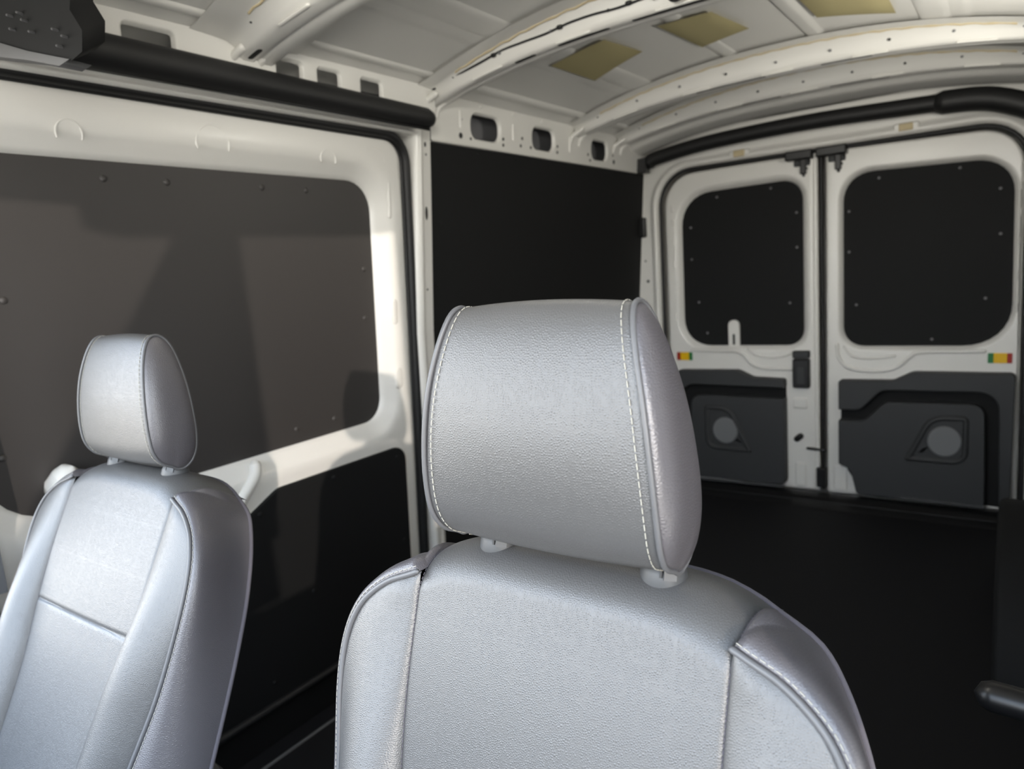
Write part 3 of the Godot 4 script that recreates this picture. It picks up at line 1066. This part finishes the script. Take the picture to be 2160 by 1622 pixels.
func build_wall_right() -> void:
	var root := thing("wall_right", "driver side cargo wall lined with black board", "wall", Vector3.ZERO, "", "structure")
	var mb := MB.new()
	var rows := []
	for z in [-3.75, -2.0, -0.62]:
		var row := PackedVector3Array()
		for y in [-0.12, 0.5, 1.2, 1.7, 1.95]:
			row.append(rw(z, y, -0.10))
		rows.append(row)
	mb.grid(rows)
	part("outer_skin", mb.mesh(), M.white, root)
	mb = MB.new()
	plate(mb, rw, rect2(-3.50, -0.90, 0.02, 1.70, 0.02), -0.02, 0.0, 0.003)
	part("cargo_board", mb.mesh(), M.panel, root)
	mb = MB.new()
	plate(mb, rw, rect2(-3.53, -0.62, 1.695, 1.86, 0.01), -0.02, 0.01, 0.003)
	part("upper_rail", mb.mesh(), M.white, root)
	mb = MB.new()
	rows = []
	for y in [0.0, 0.8, 1.4, 1.72]:
		rows.append(PackedVector3Array([rw(-0.60, y, -0.10), rw(-0.605, y, 0.02), rw(-0.63, y, 0.035), rw(-0.86, y, 0.035), rw(-0.90, y, 0.02), rw(-0.91, y, -0.02)]))
	mb.grid(rows)
	part("door_pillar", mb.mesh(), M.white, root)
	# wheel arch
	var w := thing("wheel_arch", "dark moulded wheel arch cover standing on the floor by the driver side wall", "wheel arch", Vector3(0.815, 0.05, -2.52))
	mb = MB.new()
	var prof := [[0.52, 0.0], [0.50, 0.06], [0.44, 0.17], [0.34, 0.26], [0.22, 0.325], [0.10, 0.355], [-0.06, 0.36], [-0.2, 0.345], [-0.32, 0.29], [-0.42, 0.20], [-0.48, 0.09], [-0.50, 0.0]]
	rows = []
	for p in prof:
		rows.append(PackedVector3Array([Vector3(-0.118, maxf(p[1] - 0.02, 0.0), p[0] * 0.97), Vector3(-0.112, p[1] - 0.006 if p[1] > 0.01 else 0.0, p[0] * 0.99), Vector3(-0.10, p[1], p[0]), Vector3(0.14, p[1], p[0])]))
	mb.grid(rows)
	var face := PackedVector3Array()
	for p in prof:
		face.append(Vector3(-0.118, maxf(p[1] - 0.02, 0.0), p[0] * 0.97))
	mb.fan(face)
	part("arch_shell", mb.mesh(), M.panel, w)
	# round-ended black handle on the pillar behind the driver seat
	var g := thing("grab_handle", "glossy black round-ended handle on the pillar behind the driver seat", "handle", Vector3(0.86, 0.655, -1.02))
	mb = MB.new()
	mb.tube(PackedVector3Array([Vector3(-0.150, 0.006, 0.0), Vector3(-0.10, 0.003, 0.0), Vector3(0.06, 0.0, 0.0)]), 0.020, 14)
	part("grip", mb.mesh(), M.black, g)
	mb = MB.new()
	mb.box(Vector3(0.06, 0.0, 0.0), Vector3(0.03, 0.08, 0.08))
	part("mount", mb.mesh(), M.black, g)

func build_cab() -> void:
	# front end: bulkhead under the windscreen, screen pillars and the passenger door; all in front of the picture
	var root := thing("wall_front", "dark dashboard bulkhead below the windscreen opening", "wall", Vector3.ZERO, "", "structure")
	var mb := MB.new()
	mb.box(Vector3(0, 0.38, 1.04), Vector3(2.0, 0.98, 0.06))
	part("bulkhead", mb.mesh(), M.black, root)
	mb = MB.new()
	var rows := []
	for x in [-0.92, -0.5, 0.0, 0.5, 0.92]:
		rows.append(PackedVector3Array([Vector3(x, 0.25, 0.78), Vector3(x, 0.55, 0.74), Vector3(x, 0.76, 0.70), Vector3(x, 0.83, 0.74), Vector3(x, 0.85, 0.82), Vector3(x, 0.85, 1.02)]))
	mb.grid(rows)
	part("dashboard", mb.mesh(), M.trim, root)
	for s in [-1.0, 1.0]:
		mb = MB.new()
		mb.tube(PackedVector3Array([Vector3(s * 0.93, 0.95, 1.02), Vector3(s * 0.86, 1.78, 0.34)]), 0.05, 10)
		part("screen_pillar", mb.mesh(), M.trim_light, root)
	mb = MB.new()
	plate(mb, func(a: float, b: float, d: float) -> Vector3: return Vector3(a, b, 0.32 + d), rpoly([[-0.92, 1.72, 0.01], [-0.3, 1.68, 0.1], [0.12, 1.68, 0.1], [0.50, 1.735, 0.1], [0.92, 1.815, 0.01], [0.92, 1.98, 0.01], [-0.92, 1.98, 0.01]], 6), 0.0, 0.08, 0.01)
	part("overhead_shelf", mb.mesh(), M.trim_light, root)
	var d := thing("door_4", "passenger front door below its open window", "door", Vector3.ZERO, "", "structure")
	mb = MB.new()
	mb.box(Vector3(-0.97, 0.31, 0.28), Vector3(0.08, 0.84, 1.5))
	part("door_panel", mb.mesh(), M.trim, d)
	mb = MB.new()
	mb.box(Vector3(-0.94, 1.3, -0.43), Vector3(0.09, 1.2, 0.10))
	part("pillar", mb.mesh(), M.trim_light, d)
	mb = MB.new()
	mb.box(Vector3(-0.91, 1.78, 0.0), Vector3(0.10, 0.16, 0.95))
	part("roof_side", mb.mesh(), M.trim_light, d)
	d = thing("door_5", "driver front door below its open window", "door", Vector3.ZERO, "", "structure")
	mb = MB.new()
	mb.box(Vector3(0.97, 0.31, 0.20), Vector3(0.08, 0.84, 1.62))
	part("door_panel", mb.mesh(), M.trim, d)
	mb = MB.new()
	mb.box(Vector3(0.91, 1.81, 0.0), Vector3(0.10, 0.11, 1.3))
	part("roof_side", mb.mesh(), M.trim_light, d)
	mb = MB.new()
	mb.box(Vector3(0.93, 1.35, 0.36), Vector3(0.05, 0.85, 0.04))
	part("window_post", mb.mesh(), M.trim, d)
	mb = MB.new()
	slab(mb, PackedVector3Array([Vector3(0.91, 1.74, 0.36), Vector3(0.93, 0.74, 0.36), Vector3(0.93, 0.74, 1.0), Vector3(0.93, 0.98, 0.98)]), Vector3(0.02, 0, 0))
	part("mirror_sail", mb.mesh(), M.trim, d)
	mb = MB.new()
	mb.box(Vector3(0.93, 1.35, -0.42), Vector3(0.07, 0.85, 0.30))
	part("widened_belt_pillar", mb.mesh(), M.trim, d)  # window pillar widened forward to keep low sun off the far door frame

# ---------------------------------------------------------------- roof details
func build_roof_details() -> void:
	var quads := [
		[[-0.550, -2.119], [-0.347, -2.112], [-0.321, -2.338], [-0.546, -2.415]],
		[[-0.195, -2.165], [-0.033, -2.188], [0.002, -2.440], [-0.175, -2.500]],
		[[0.190, -2.16], [0.404, -2.20], [0.401, -2.578], [0.195, -2.489]]]
	var names := ["tan foam pad on the roof skin nearest the oval holed rail", "tan foam pad on the roof skin between two other pads", "tan foam pad on the roof skin beside the pressed roof rib"]
	for i in 3:
		var o := thing("foam_pad", names[i], "foam pad", Vector3.ZERO, "tan pads glued to the roof")
		var mb := MB.new()
		var q: Array = quads[i]
		var rows := []
		for dy in [0.008, -0.004]:
			for a in 7:
				var row := PackedVector3Array()
				for b in 7:
					var s := a / 6.0
					var t := b / 6.0
					var p0 := Vector2(q[0][0], q[0][1]).lerp(Vector2(q[1][0], q[1][1]), t)
					var p1 := Vector2(q[3][0], q[3][1]).lerp(Vector2(q[2][0], q[2][1]), t)
					var p := p0.lerp(p1, s)
					var edge := 1.0 if (a == 0 or a == 6 or b == 0 or b == 6) else 0.0
					row.append(Vector3(p.x, roof_y(p.x) - 0.012 + dy * 0.5 + 0.006 * edge, p.y))
				rows.append(row)
		mb.grid(rows.slice(7, 14))
		part("pad", mb.mesh(), M.foam, o)
	# wiring along the second bow
	var w := thing("wiring_harness", "thin black wire clipped along the roof bow, looped connector at its middle", "wire", Vector3(-0.3, 1.88, -1.80))
	var pts := []
	for k in 13:
		var x := -0.835 + 0.076 * k
		pts.append(Vector3(x, bow_y(x) + 0.035 + 0.003 * sin(k * 1.9), -1.86 + 0.047))
	pts.push_front(Vector3(-0.86, 1.775, -1.80))
	var mb := MB.new()
	var loc := PackedVector3Array()
	for p in spline(pts, 6):
		loc.append(p - w.position)
	mb.tube(loc, 0.0032, 6)
	part("cable", mb.mesh(), M.black, w)
	for x in [-0.80, -0.56, -0.33, -0.12]:
		mb = MB.new()
		var p := Vector3(x, bow_y(x) + 0.035, -1.86 + 0.048) - w.position
		mb.tube(PackedVector3Array([p + Vector3(-0.004, 0, 0), p + Vector3(0.004, 0, 0)]), 0.0065, 8)
		part("clip", mb.mesh(), M.black, w)
	mb = MB.new()
	var lp := PackedVector3Array()
	for i in 16:
		var t := TAU * i / 16.0
		lp.append(Vector3(0.015 + cos(t) * 0.022, bow_y(0.0) + 0.018 + sin(t) * 0.016, -1.80) - w.position)
	mb.tube(lp, 0.0035, 6, true)
	part("loop", mb.mesh(), M.black, w)
	mb = MB.new()
	mb.box(Vector3(-0.03, bow_y(0.0) + 0.04, -1.795) - w.position, Vector3(0.05, 0.02, 0.02), Basis(Vector3(0, 0, 1), 0.5))
	part("connector", mb.mesh(), M.black, w)

const FILL_LAMP_ENERGY := 0.25
const SIDE_FILL_ENERGY := 0.24

func lamp(called: String, label: String, at: Vector3, aim: Basis, w: float, h: float, energy: float) -> void:  # unseen fixture added as fill light for the cargo area
	var o := thing(called, label, "lamp", at)
	var lm := StandardMaterial3D.new()
	lm.albedo_color = Color(0.9, 0.9, 0.88)
	lm.emission_enabled = true
	lm.emission = Color(1.0, 0.985, 0.945)
	lm.emission_energy_multiplier = 1.5
	var fn := func(a: float, b: float, d: float) -> Vector3: return aim * Vector3(a, b, -d)
	var mb := MB.new()
	plate(mb, fn, rect2(-w * 0.6, w * 0.6, -h * 0.7, h * 0.7, h * 0.25), -0.03, 0.0, 0.006)
	part("housing", mb.mesh(), M.white, o)
	mb = MB.new()
	plate(mb, fn, rect2(-w * 0.5, w * 0.5, -h * 0.5, h * 0.5, h * 0.2), 0.0, 0.006, 0.003)
	part("lens", mb.mesh(), lm, o)
	var l := AreaLight3D.new()
	l.name = "fill_light"
	l.area_size = Vector2(w, h)
	l.area_normalize_energy = true
	l.light_energy = energy
	l.light_color = Color(1.0, 0.985, 0.945)
	l.area_range = 8.0
	l.area_attenuation = 2.0
	l.shadow_enabled = true
	l.transform = Transform3D(aim, aim * Vector3(0, 0, -0.012))
	o.add_child(l)

func build_fill_lamps() -> void:
	# two unseen fill lamps added to brighten the cargo area: roof front, driver side
	lamp("added_roof_lamp", "added unseen white fill lamp at the front of the cargo roof", Vector3(0.05, 1.845, -0.80), Basis(Vector3.RIGHT, deg_to_rad(-6.0)), 0.34, 0.10, FILL_LAMP_ENERGY)
	lamp("added_side_lamp", "added unseen slim fill lamp high on the driver side cargo board", Vector3(0.828, 1.60, -2.25), Basis(Vector3.UP, deg_to_rad(75.0)) * Basis(Vector3.RIGHT, deg_to_rad(8.0)), 0.24, 0.05, SIDE_FILL_ENERGY)

# ---------------------------------------------------------------- seats (local: x across, y up the backrest, z towards its front)
const V0 := -0.56
const SEAM := [[-0.56, 0.128], [-0.42, 0.136], [-0.30, 0.143], [-0.22, 0.155], [-0.15, 0.161], [-0.10, 0.163], [-0.01, 0.164], [0.01, 0.166], [0.05, 0.172]]
const PIPE := [[-0.56, 0.212], [-0.42, 0.222], [-0.33, 0.236], [-0.26, 0.247], [-0.19, 0.255], [-0.14, 0.259], [-0.10, 0.258], [-0.07, 0.252], [-0.045, 0.240], [-0.028, 0.224], [-0.012, 0.201], [-0.002, 0.177], [0.003, 0.1655]]
const EDGE := [[-0.56, 0.292], [-0.45, 0.290], [-0.33, 0.284], [-0.25, 0.279], [-0.19, 0.273], [-0.13, 0.264], [-0.09, 0.254], [-0.055, 0.242], [-0.025, 0.228], [-0.002, 0.213], [0.010, 0.198], [0.0232, 0.172]]
const TOP := [[0.0, 0.052], [0.08, 0.051], [0.12, 0.047], [0.15, 0.038], [0.175, 0.026]]
const BACK_W := -0.105

func top_v(u: float) -> float:
	return table(TOP, absf(u))

func front_w(u: float, v: float) -> float:
	# shallow hollow of the backrest between its bolsters
	var c := clampf(u / 0.165, -1.0, 1.0)
	return 0.004 * (1.0 - c * c) - 0.010 * smoothstep(-0.05, -0.35, v) * (1.0 - c * c * 0.3)

func pipe_w(v: float) -> float:
	return 0.002 - 0.018 * smoothstep(-0.03, -0.30, v)

# point of the centre cover: q from 0 (bottom) over the rounded top to 1 (rear edge), c from -1 to 1
func cover_point(q: float, c: float) -> Vector3:
	var ue := c * 0.170
	var tv := top_v(ue)
	var vr := tv - 0.050
	var u: float
	if q < 0.7:
		var v := lerpf(V0, vr, q / 0.7)
		u = c * table(SEAM, v)
		return Vector3(u, v, front_w(u, v))
	var w0 := front_w(c * 0.165, vr)
	if q < 0.93:
		var t := (q - 0.7) / 0.23 * PI * 0.5
		var v2 := vr + 0.050 * sin(t)
		u = c * table(SEAM, v2)
		return Vector3(u, v2, w0 - 0.062 * (1.0 - cos(t)))
	var t3 := (q - 0.93) / 0.07
	u = c * table(SEAM, tv)
	return Vector3(u, tv - 0.004 * t3 * t3, lerpf(w0 - 0.062, BACK_W, t3))

func seam_dip(dist: float) -> float:
	return -0.0030 * exp(-pow(dist / 0.0024, 1.2))

func spaced(n: int) -> Array:
	# 0..1 with more samples at both ends
	var out := []
	for i in n + 1:
		var t := float(i) / n
		out.append(lerpf(t, 0.5 - 0.5 * cos(PI * t), 0.85))
	return out

var S := {}

func side_curves(s: float) -> Array:
	# inner: from the rear edge over the roll along the cover seam, then the piping; outer: the rear edge
	var inner := []
	var outer := []
	var dirs := []
	var na := 16
	for i in na:
		var t := float(i) / na
		# q that reaches v = .003 on the front
		var tv := top_v(0.170)
		var vr := tv - 0.050
		var qf := 0.7 + 0.23 * asin(clampf((0.003 - vr) / 0.050, -1, 1)) / (PI * 0.5) if 0.003 > vr else 0.7 * (0.003 - V0) / (vr - V0)
		var q := lerpf(1.0, qf, t)
		inner.append(cover_point(q, s))
		var ov := lerpf(0.0232, 0.012, t)
		outer.append(Vector3(s * table(EDGE, ov), ov, BACK_W))
		dirs.append(Vector3(s * 1.0, lerpf(0.1, 2.0, t), 0.0).normalized())
	var nb := 90
	for i in nb + 1:
		var t := float(i) / nb
		var tt := lerpf(t, t * t, 0.6)
		var v := lerpf(0.003, V0, tt)
		var u := s * table(PIPE, v)
		inner.append(Vector3(u, v, pipe_w(v)))
		var ov := lerpf(0.012, V0, lerpf(tt, pow(tt, 0.85), 0.5))
		outer.append(Vector3(s * table(EDGE, ov), ov, BACK_W))
		var u2 := s * table(PIPE, v - 0.004)
		var tg := Vector3(u2 - u, -0.004, 0).normalized()
		var nrm := Vector3(-tg.y * s, tg.x * s, 0)
		if nrm.x * s < 0:
			nrm = -nrm
		dirs.append((nrm + Vector3(0, 0, 0.12)).normalized())
	return [inner, outer, dirs]

func side_point(c: Array, i: int, t: float) -> Vector3:
	var a: Vector3 = c[0][i]
	var b: Vector3 = c[1][i]
	var d: Vector3 = c[2][i]
	var len := (b - a).length()
	var p1 := a + d * len * 0.30
	var p2 := b + Vector3(0, 0, 1) * len * 0.40
	return a.bezier_interpolate(p1, p2, b, t)

func stitch_row(mb: MB, pts: PackedVector3Array, length: float, gap: float, r: float) -> void:
	# short raised thread lengths along a path
	var acc := 0.0
	var start := 0.0
	var seg := PackedFloat32Array()
	for i in pts.size() - 1:
		seg.append(pts[i].distance_to(pts[i + 1]))
		acc += seg[i]
	var at := func(dist: float) -> Vector3:
		var d := dist
		for i in seg.size():
			if d <= seg[i]:
				return pts[i].lerp(pts[i + 1], d / maxf(seg[i], 1e-6))
			d -= seg[i]
		return pts[pts.size() - 1]
	while start + length < acc:
		var a: Vector3 = at.call(start)
		var b: Vector3 = at.call(start + length)
		mb.tube(PackedVector3Array([a, b]), r, 6)
		start += length + gap

func make_seat_meshes() -> void:
	var cs := spaced(46)
	# upper and lower centre panel, parted by the cross seam
	var qh := 0.7 * (-0.205 - V0) / ((0.052 - 0.050) - V0)
	for k in 2:
		var mb := MB.new()
		var rows := []
		var n := 40 if k == 0 else 90
		var qs := spaced(n)
		for i in n + 1:
			var q: float = lerpf(0.0, qh, qs[i]) if k == 0 else lerpf(qh, 1.0, qs[i])
			var row := PackedVector3Array()
			for t in cs:
				var c: float = t * 2.0 - 1.0
				var p := cover_point(q, c)
				var dist := (1.0 - absf(c)) * 0.165
				var dip := seam_dip(dist) * (1.0 if q < 0.93 else 0.4)
				var vd := absf(p.y + 0.205)
				if q < 0.65:
					dip = minf(dip, seam_dip(vd) * 1.3)
				if q < 0.7:
					p.z += dip
				else:
					var nn := Vector3(0, sin((q - 0.7) / 0.23 * PI * 0.5), cos((q - 0.7) / 0.23 * PI * 0.5)) if q < 0.93 else Vector3(0, 1, 0)
					p += nn * dip
				row.append(p)
			rows.append(row)
		mb.grid(rows)
		S["lumbar" if k == 0 else "cover"] = mb.mesh()
	for s in [-1.0, 1.0]:
		var key := "l" if s < 0 else "r"
		# bolster
		var mb := MB.new()
		var rows := []
		var ts := spaced(24)
		for i in 111:
			var r := i / 110.0
			var v := lerpf(0.003, V0, lerpf(r, r * r, 0.6))
			var u1 := table(SEAM, v)
			var u2 := maxf(table(PIPE, v), u1)
			var row := PackedVector3Array()
			for t in ts:
				var u: float = lerpf(u1, u2, t)
				var w: float = lerpf(front_w(u1, v), pipe_w(v), t * t)
				var bulge := (0.006 + 0.026 * smoothstep(-0.02, -0.28, v)) * smoothstep(0.0, 0.06, u2 - u1)
				w += bulge * sin(PI * pow(t, 0.85))
				w += seam_dip(t * (u2 - u1)) + seam_dip((1.0 - t) * (u2 - u1)) * 0.8
				row.append(Vector3(s * u, v, w))
			rows.append(row)
		mb.grid(rows, false, s > 0)
		S["bolster_" + key] = mb.mesh()
		# side panel
		var c := side_curves(s)
		mb = MB.new()
		rows = []
		var tp := spaced(22)
		for i in c[0].size():
			var row := PackedVector3Array()
			for t in tp:
				var p := side_point(c, i, t)
				var d: float = t * (c[0][i] as Vector3).distance_to(c[1][i])
				p += (Vector3(0, 0, 1) * seam_dip(d) * 0.9)
				row.append(p)
			rows.append(row)
		mb.grid(rows, false, s < 0)
		S["side_" + key] = mb.mesh()
		# piping cord and its stitching
		mb = MB.new()
		var cord := PackedVector3Array()
		var st := PackedVector3Array()
		for i in range(16, c[0].size()):
			cord.append((c[0][i] as Vector3) + Vector3(0, 0, 0.0008))
			var len := (c[0][i] as Vector3).distance_to(c[1][i])
			var t := clampf(0.0085 / maxf(len, 0.02), 0.02, 0.4) * 0.85
			st.append(side_point(c, i, t) + (c[2][i] as Vector3) * 0.0002 + Vector3(0, 0, 0.0004))
		mb.tube(cord, 0.0032, 8)
		S["cord_" + key] = mb.mesh()
		mb = MB.new()
		stitch_row(mb, st, 0.0042, 0.0025, 0.00042)
		S["stitch_" + key] = mb.mesh()
		# seam thread of the centre panel
		mb = MB.new()
		var th := PackedVector3Array()
		for i in 60:
			var q := lerpf(0.30, 0.93, i / 59.0)
			var p := cover_point(q, s * 1.0)
			th.append(p + Vector3(0, 0, -0.0022))
		stitch_row(mb, th, 0.0026, 0.0022, 0.0006)
		S["seam_" + key] = mb.mesh()
	# rear shell and its felt edge
	var mb2 := MB.new()
	var rr := []
	for i in 50:
		var v := lerpf(V0, 0.0232, pow(i / 49.0, 0.8))
		var e := table(EDGE, v)
		var row := PackedVector3Array()
		for k in 21:
			var c := -1.0 + 2.0 * k / 20.0
			row.append(Vector3(e * c, v, BACK_W - 0.022 * (1.0 - pow(absf(c), 3.0))))
		rr.append(row)
	for i in range(1, 6):
		var row := PackedVector3Array()
		for k in 21:
			var c := -1.0 + 2.0 * k / 20.0
			var u := c * 0.172
			row.append(Vector3(u, lerpf(0.0232, top_v(u) - 0.004, i / 5.0), BACK_W - 0.022 * (1.0 - i / 5.0)))
		rr.append(row)
	mb2.grid(rr)
	S.shell = mb2.mesh()
	mb2 = MB.new()
	var ed := PackedVector3Array()
	for i in 60:
		var v := lerpf(V0, 0.0232, pow(i / 59.0, 0.7))
		ed.append(Vector3(-table(EDGE, v), v, BACK_W))
	for i in range(1, 24):
		var u := -0.172 + 0.344 * i / 24.0
		ed.append(Vector3(u, top_v(u) - 0.004, BACK_W))
	for i in 60:
		var v := lerpf(0.0232, V0, 1.0 - pow(1.0 - i / 59.0, 0.7))
		ed.append(Vector3(table(EDGE, v), v, BACK_W))
	mb2.tube(ed, 0.0032, 8)
	S.felt = mb2.mesh()
	make_headrest_meshes()
	# collars
	mb2 = MB.new()
	var cr := []
	for p in [[0.0, -0.02], [0.0205, -0.02], [0.0208, 0.002], [0.0200, 0.006], [0.0188, 0.009], [0.0175, 0.0105], [0.008, 0.0108], [0.0001, 0.0108]]:
		var row := PackedVector3Array()
		for i in 32:
			var a := TAU * i / 32.0
			row.append(Vector3(cos(a) * maxf(p[0], 0.0001), p[1], sin(a) * maxf(p[0], 0.0001)))
		cr.append(row)
	mb2.grid(cr, true)
	S.collar = mb2.mesh()
	mb2 = MB.new()
	mb2.box(Vector3(0.006, 0.0055, 0.0196), Vector3(0.0022, 0.0075, 0.003))
	S.slot = mb2.mesh()
	mb2 = MB.new()
	mb2.box(Vector3(0.0125, 0.0045, 0.0165), Vector3(0.011, 0.009, 0.004), Basis(Vector3.UP, 0.62))
	S.button = mb2.mesh()
	mb2 = MB.new()
	mb2.tube(PackedVector3Array([Vector3(0, -0.05, 0), Vector3(0, 0.07, 0.012)]), 0.0055, 12)
	S.post = mb2.mesh()
	# seat cushion and its base
	mb2 = MB.new()
	var cu := []
	for i in 25:
		var t := TAU * i / 24.0
		var row := PackedVector3Array()
		for k in 25:
			var a := PI * k / 24.0
			var e := 0.35
			var cx := signf(cos(t)) * pow(absf(cos(t)), e)
			var sx := signf(sin(t)) * pow(absf(sin(t)), e)
			var ca := signf(cos(a)) * pow(absf(cos(a)), e)
			var sa := pow(absf(sin(a)), e)
			row.append(Vector3(ca * 0.255, sx * sa * 0.075, cx * sa * 0.26))
		cu.append(row)
	mb2.grid(cu)
	S.cushion = mb2.mesh()
	mb2 = MB.new()
	var base := rect2(-0.22, 0.22, -0.22, 0.22, 0.03)
	plate(mb2, func(a: float, b: float, d: float) -> Vector3: return Vector3(a, d, b), base, 0.0, 0.33, 0.01)
	S.base = mb2.mesh()

# headrest local: x across, y up, z front; origin at the middle of its underside
const HRP := [ # profile of the side panel: [z, y], front bottom -> front -> top -> rear -> bottom
	[0.004, 0.004], [0.022, 0.012], [0.035, 0.030], [0.0415, 0.060], [0.044, 0.095], [0.0435, 0.130], [0.040, 0.160], [0.034, 0.184], [0.026, 0.199], [0.015, 0.204], [0.004, 0.200], [-0.006, 0.187], [-0.015, 0.161], [-0.0225, 0.127], [-0.028, 0.092], [-0.032, 0.060], [-0.032, 0.032], [-0.026, 0.012], [-0.016, 0.002], [-0.005, 0.0]]

func hr_profile(n: int) -> PackedVector2Array:
	var out := PackedVector2Array()
	var m := HRP.size()
	for i in n:
		var f := float(i) / n * m
		var k := int(f)
		var t := f - k
		var p := []
		for j in 4:
			var q: Array = HRP[(k + j - 1 + m) % m]
			p.append(Vector2(q[0], q[1]))
		out.append((p[1] as Vector2).cubic_interpolate(p[2], p[0], p[3], t))
	return out

func hr_half(y: float) -> float:
	return table([[-0.01, 0.100], [0.02, 0.104], [0.05, 0.1045], [0.09, 0.102], [0.13, 0.097], [0.17, 0.089], [0.21, 0.080]], y)

func make_headrest_meshes() -> void:
	var n := 96
	var prof := hr_profile(n)
	var mb := MB.new()
	var rows := []
	var cs := spaced(40)
	var ctr := Vector2(0.008, 0.1)
	for t in cs:
		var c: float = t * 2.0 - 1.0
		var row := PackedVector3Array()
		for p in prof:
			var hw := hr_half(p.y)
			var out := (p - ctr).normalized()
			var bulge := 0.006 * (1.0 - c * c) + seam_dip((1.0 - absf(c)) * hw) * 0.6
			row.append(Vector3(c * hw, p.y + out.y * bulge * 0.7, p.x + out.x * bulge))
		rows.append(row)
	mb.grid(rows, true)
	S.hr_cover = mb.mesh()
	for s in [-1.0, 1.0]:
		var key := "l" if s < 0 else "r"
		mb = MB.new()
		rows = []
		var fs := [1.0, 0.985, 0.965, 0.94, 0.91, 0.87, 0.82, 0.76, 0.69, 0.61, 0.52, 0.43, 0.34, 0.25, 0.16, 0.08, 0.004]
		for f in fs:
			var row := PackedVector3Array()
			for p in prof:
				var q: Vector2 = ctr + (p - ctr) * f
				var dome := 0.013 * pow(1.0 - pow(f, 3.0), 0.6)
				var dip := -0.002 if f > 0.99 else 0.0
				row.append(Vector3(s * (hr_half(q.y) + dome + dip), q.y, q.x))
			rows.append(row)
		mb.grid(rows, true, s < 0)
		S["hr_side_" + key] = mb.mesh()
		mb = MB.new()
		var loop := PackedVector3Array()
		for p in prof:
			var out := (p - ctr).normalized() * 0.0006
			loop.append(Vector3(s * (hr_half(p.y) + 0.0005), p.y + out.y, p.x + out.x))
		mb.tube(loop, 0.0022, 8, true)
		S["hr_cord_" + key] = mb.mesh()
		mb = MB.new()
		var st := PackedVector3Array()
		for p in prof:
			var hw := hr_half(p.y)
			var out := (p - ctr).normalized() * 0.0022
			st.append(Vector3(s * (hw - 0.0085), p.y + out.y * 0.7, p.x + out.x))
		st.append(st[0])
		stitch_row(mb, st, 0.0042, 0.0022, 0.00042)
		S["hr_stitch_" + key] = mb.mesh()

func seat(at: Vector3, recline: float, head_tilt: float, head_at: Vector3, head_size: Vector3, label: String) -> void:
	# at: point of the backrest front plane at the top, in world space
	var base := Vector3(at.x, 0.05, at.z + 0.16)
	var root := thing("car_seat", label, "seat", base, "front seats")
	var tb := Transform3D(Basis(Vector3.RIGHT, -recline), at - base)
	var back := part("backrest", S.cover, M.leather, root)
	back.transform = tb
	part("lumbar_panel", S.lumbar, M.leather_line, back)
	for k in ["l", "r"]:
		part("bolster", S["bolster_" + k], M.leather, back)
		part("side_panel", S["side_" + k], M.leather_side, back)
		part("piping", S["cord_" + k], M.cord, back)
		part("stitching", S["stitch_" + k], M.thread, back, "", "stuff")
		part("seam_thread", S["seam_" + k], M.felt, back, "", "stuff")
	part("back_shell", S.shell, M.trim, back)
	part("felt_edge", S.felt, M.felt, back)
	var head := part("headrest", S.hr_cover, M.leather, root)
	head.transform = tb * Transform3D(Basis(Vector3.RIGHT, head_tilt).scaled(head_size), head_at)
	for k in ["l", "r"]:
		part("headrest_side", S["hr_side_" + k], M.leather_side, head)
		part("piping", S["hr_cord_" + k], M.cord, head)
		part("stitching", S["hr_stitch_" + k], M.thread, head, "pale contrast stitching", "stuff")
	for s in [-1.0, 1.0]:
		var cl := part("headrest_collar", S.collar, M.collar, root, "light grey plastic collar")
		cl.transform = tb * Transform3D(Basis(Vector3.RIGHT, 0.10), Vector3(s * 0.0895, 0.044, -0.034))
		part("slot", S.slot, M.hole_dark, cl)  # dark block painted for the slot shade
		part("button", S.button, M.collar, cl)
		var ps := part("headrest_post", S.post, M.steel, root)
		ps.transform = tb * Transform3D(Basis.IDENTITY, Vector3(s * 0.0895, 0.044, -0.034))
	var cu := part("cushion", S.cushion, M.leather, root)
	cu.position = Vector3(0, 0.39, 0.08)
	part("seat_base", S.base, M.black, root)

func _ready() -> void:
	setup_view()
	make_materials()
	make_rivet()
	build_floor()
	build_ceiling()
	build_wall_left()
	build_wall_right()
	build_rear_frame()
	rear_door(-1.0)
	rear_door(1.0)
	build_cab()
	build_sliding_door()
	build_rail_cover()
	build_rear_header()
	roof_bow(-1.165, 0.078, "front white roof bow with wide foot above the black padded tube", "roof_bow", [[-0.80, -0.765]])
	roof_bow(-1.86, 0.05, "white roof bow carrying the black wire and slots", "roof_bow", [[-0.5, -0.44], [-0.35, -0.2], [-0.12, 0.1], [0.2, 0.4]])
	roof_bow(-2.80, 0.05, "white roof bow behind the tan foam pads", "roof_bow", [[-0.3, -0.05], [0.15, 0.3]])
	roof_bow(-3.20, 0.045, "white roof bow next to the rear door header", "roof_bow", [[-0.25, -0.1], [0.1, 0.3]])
	build_roof_details()
	build_fill_lamps()
	make_seat_meshes()
	seat(Vector3(0.384, 0.945, -0.502), deg_to_rad(19.6), deg_to_rad(14.2), Vector3(0, 0.051, 0.002), Vector3(1.12, 1.10, 1.12), "grey leather driver seat directly in front of the rear doors, upright backrest")
	seat(Vector3(-0.478, 0.946, -0.533), deg_to_rad(27.4), deg_to_rad(19.4), Vector3(0, 0.049, -0.020), Vector3(1.08, 1.04, 1.05), "grey leather passenger seat beside the white sliding door, reclined backrest")
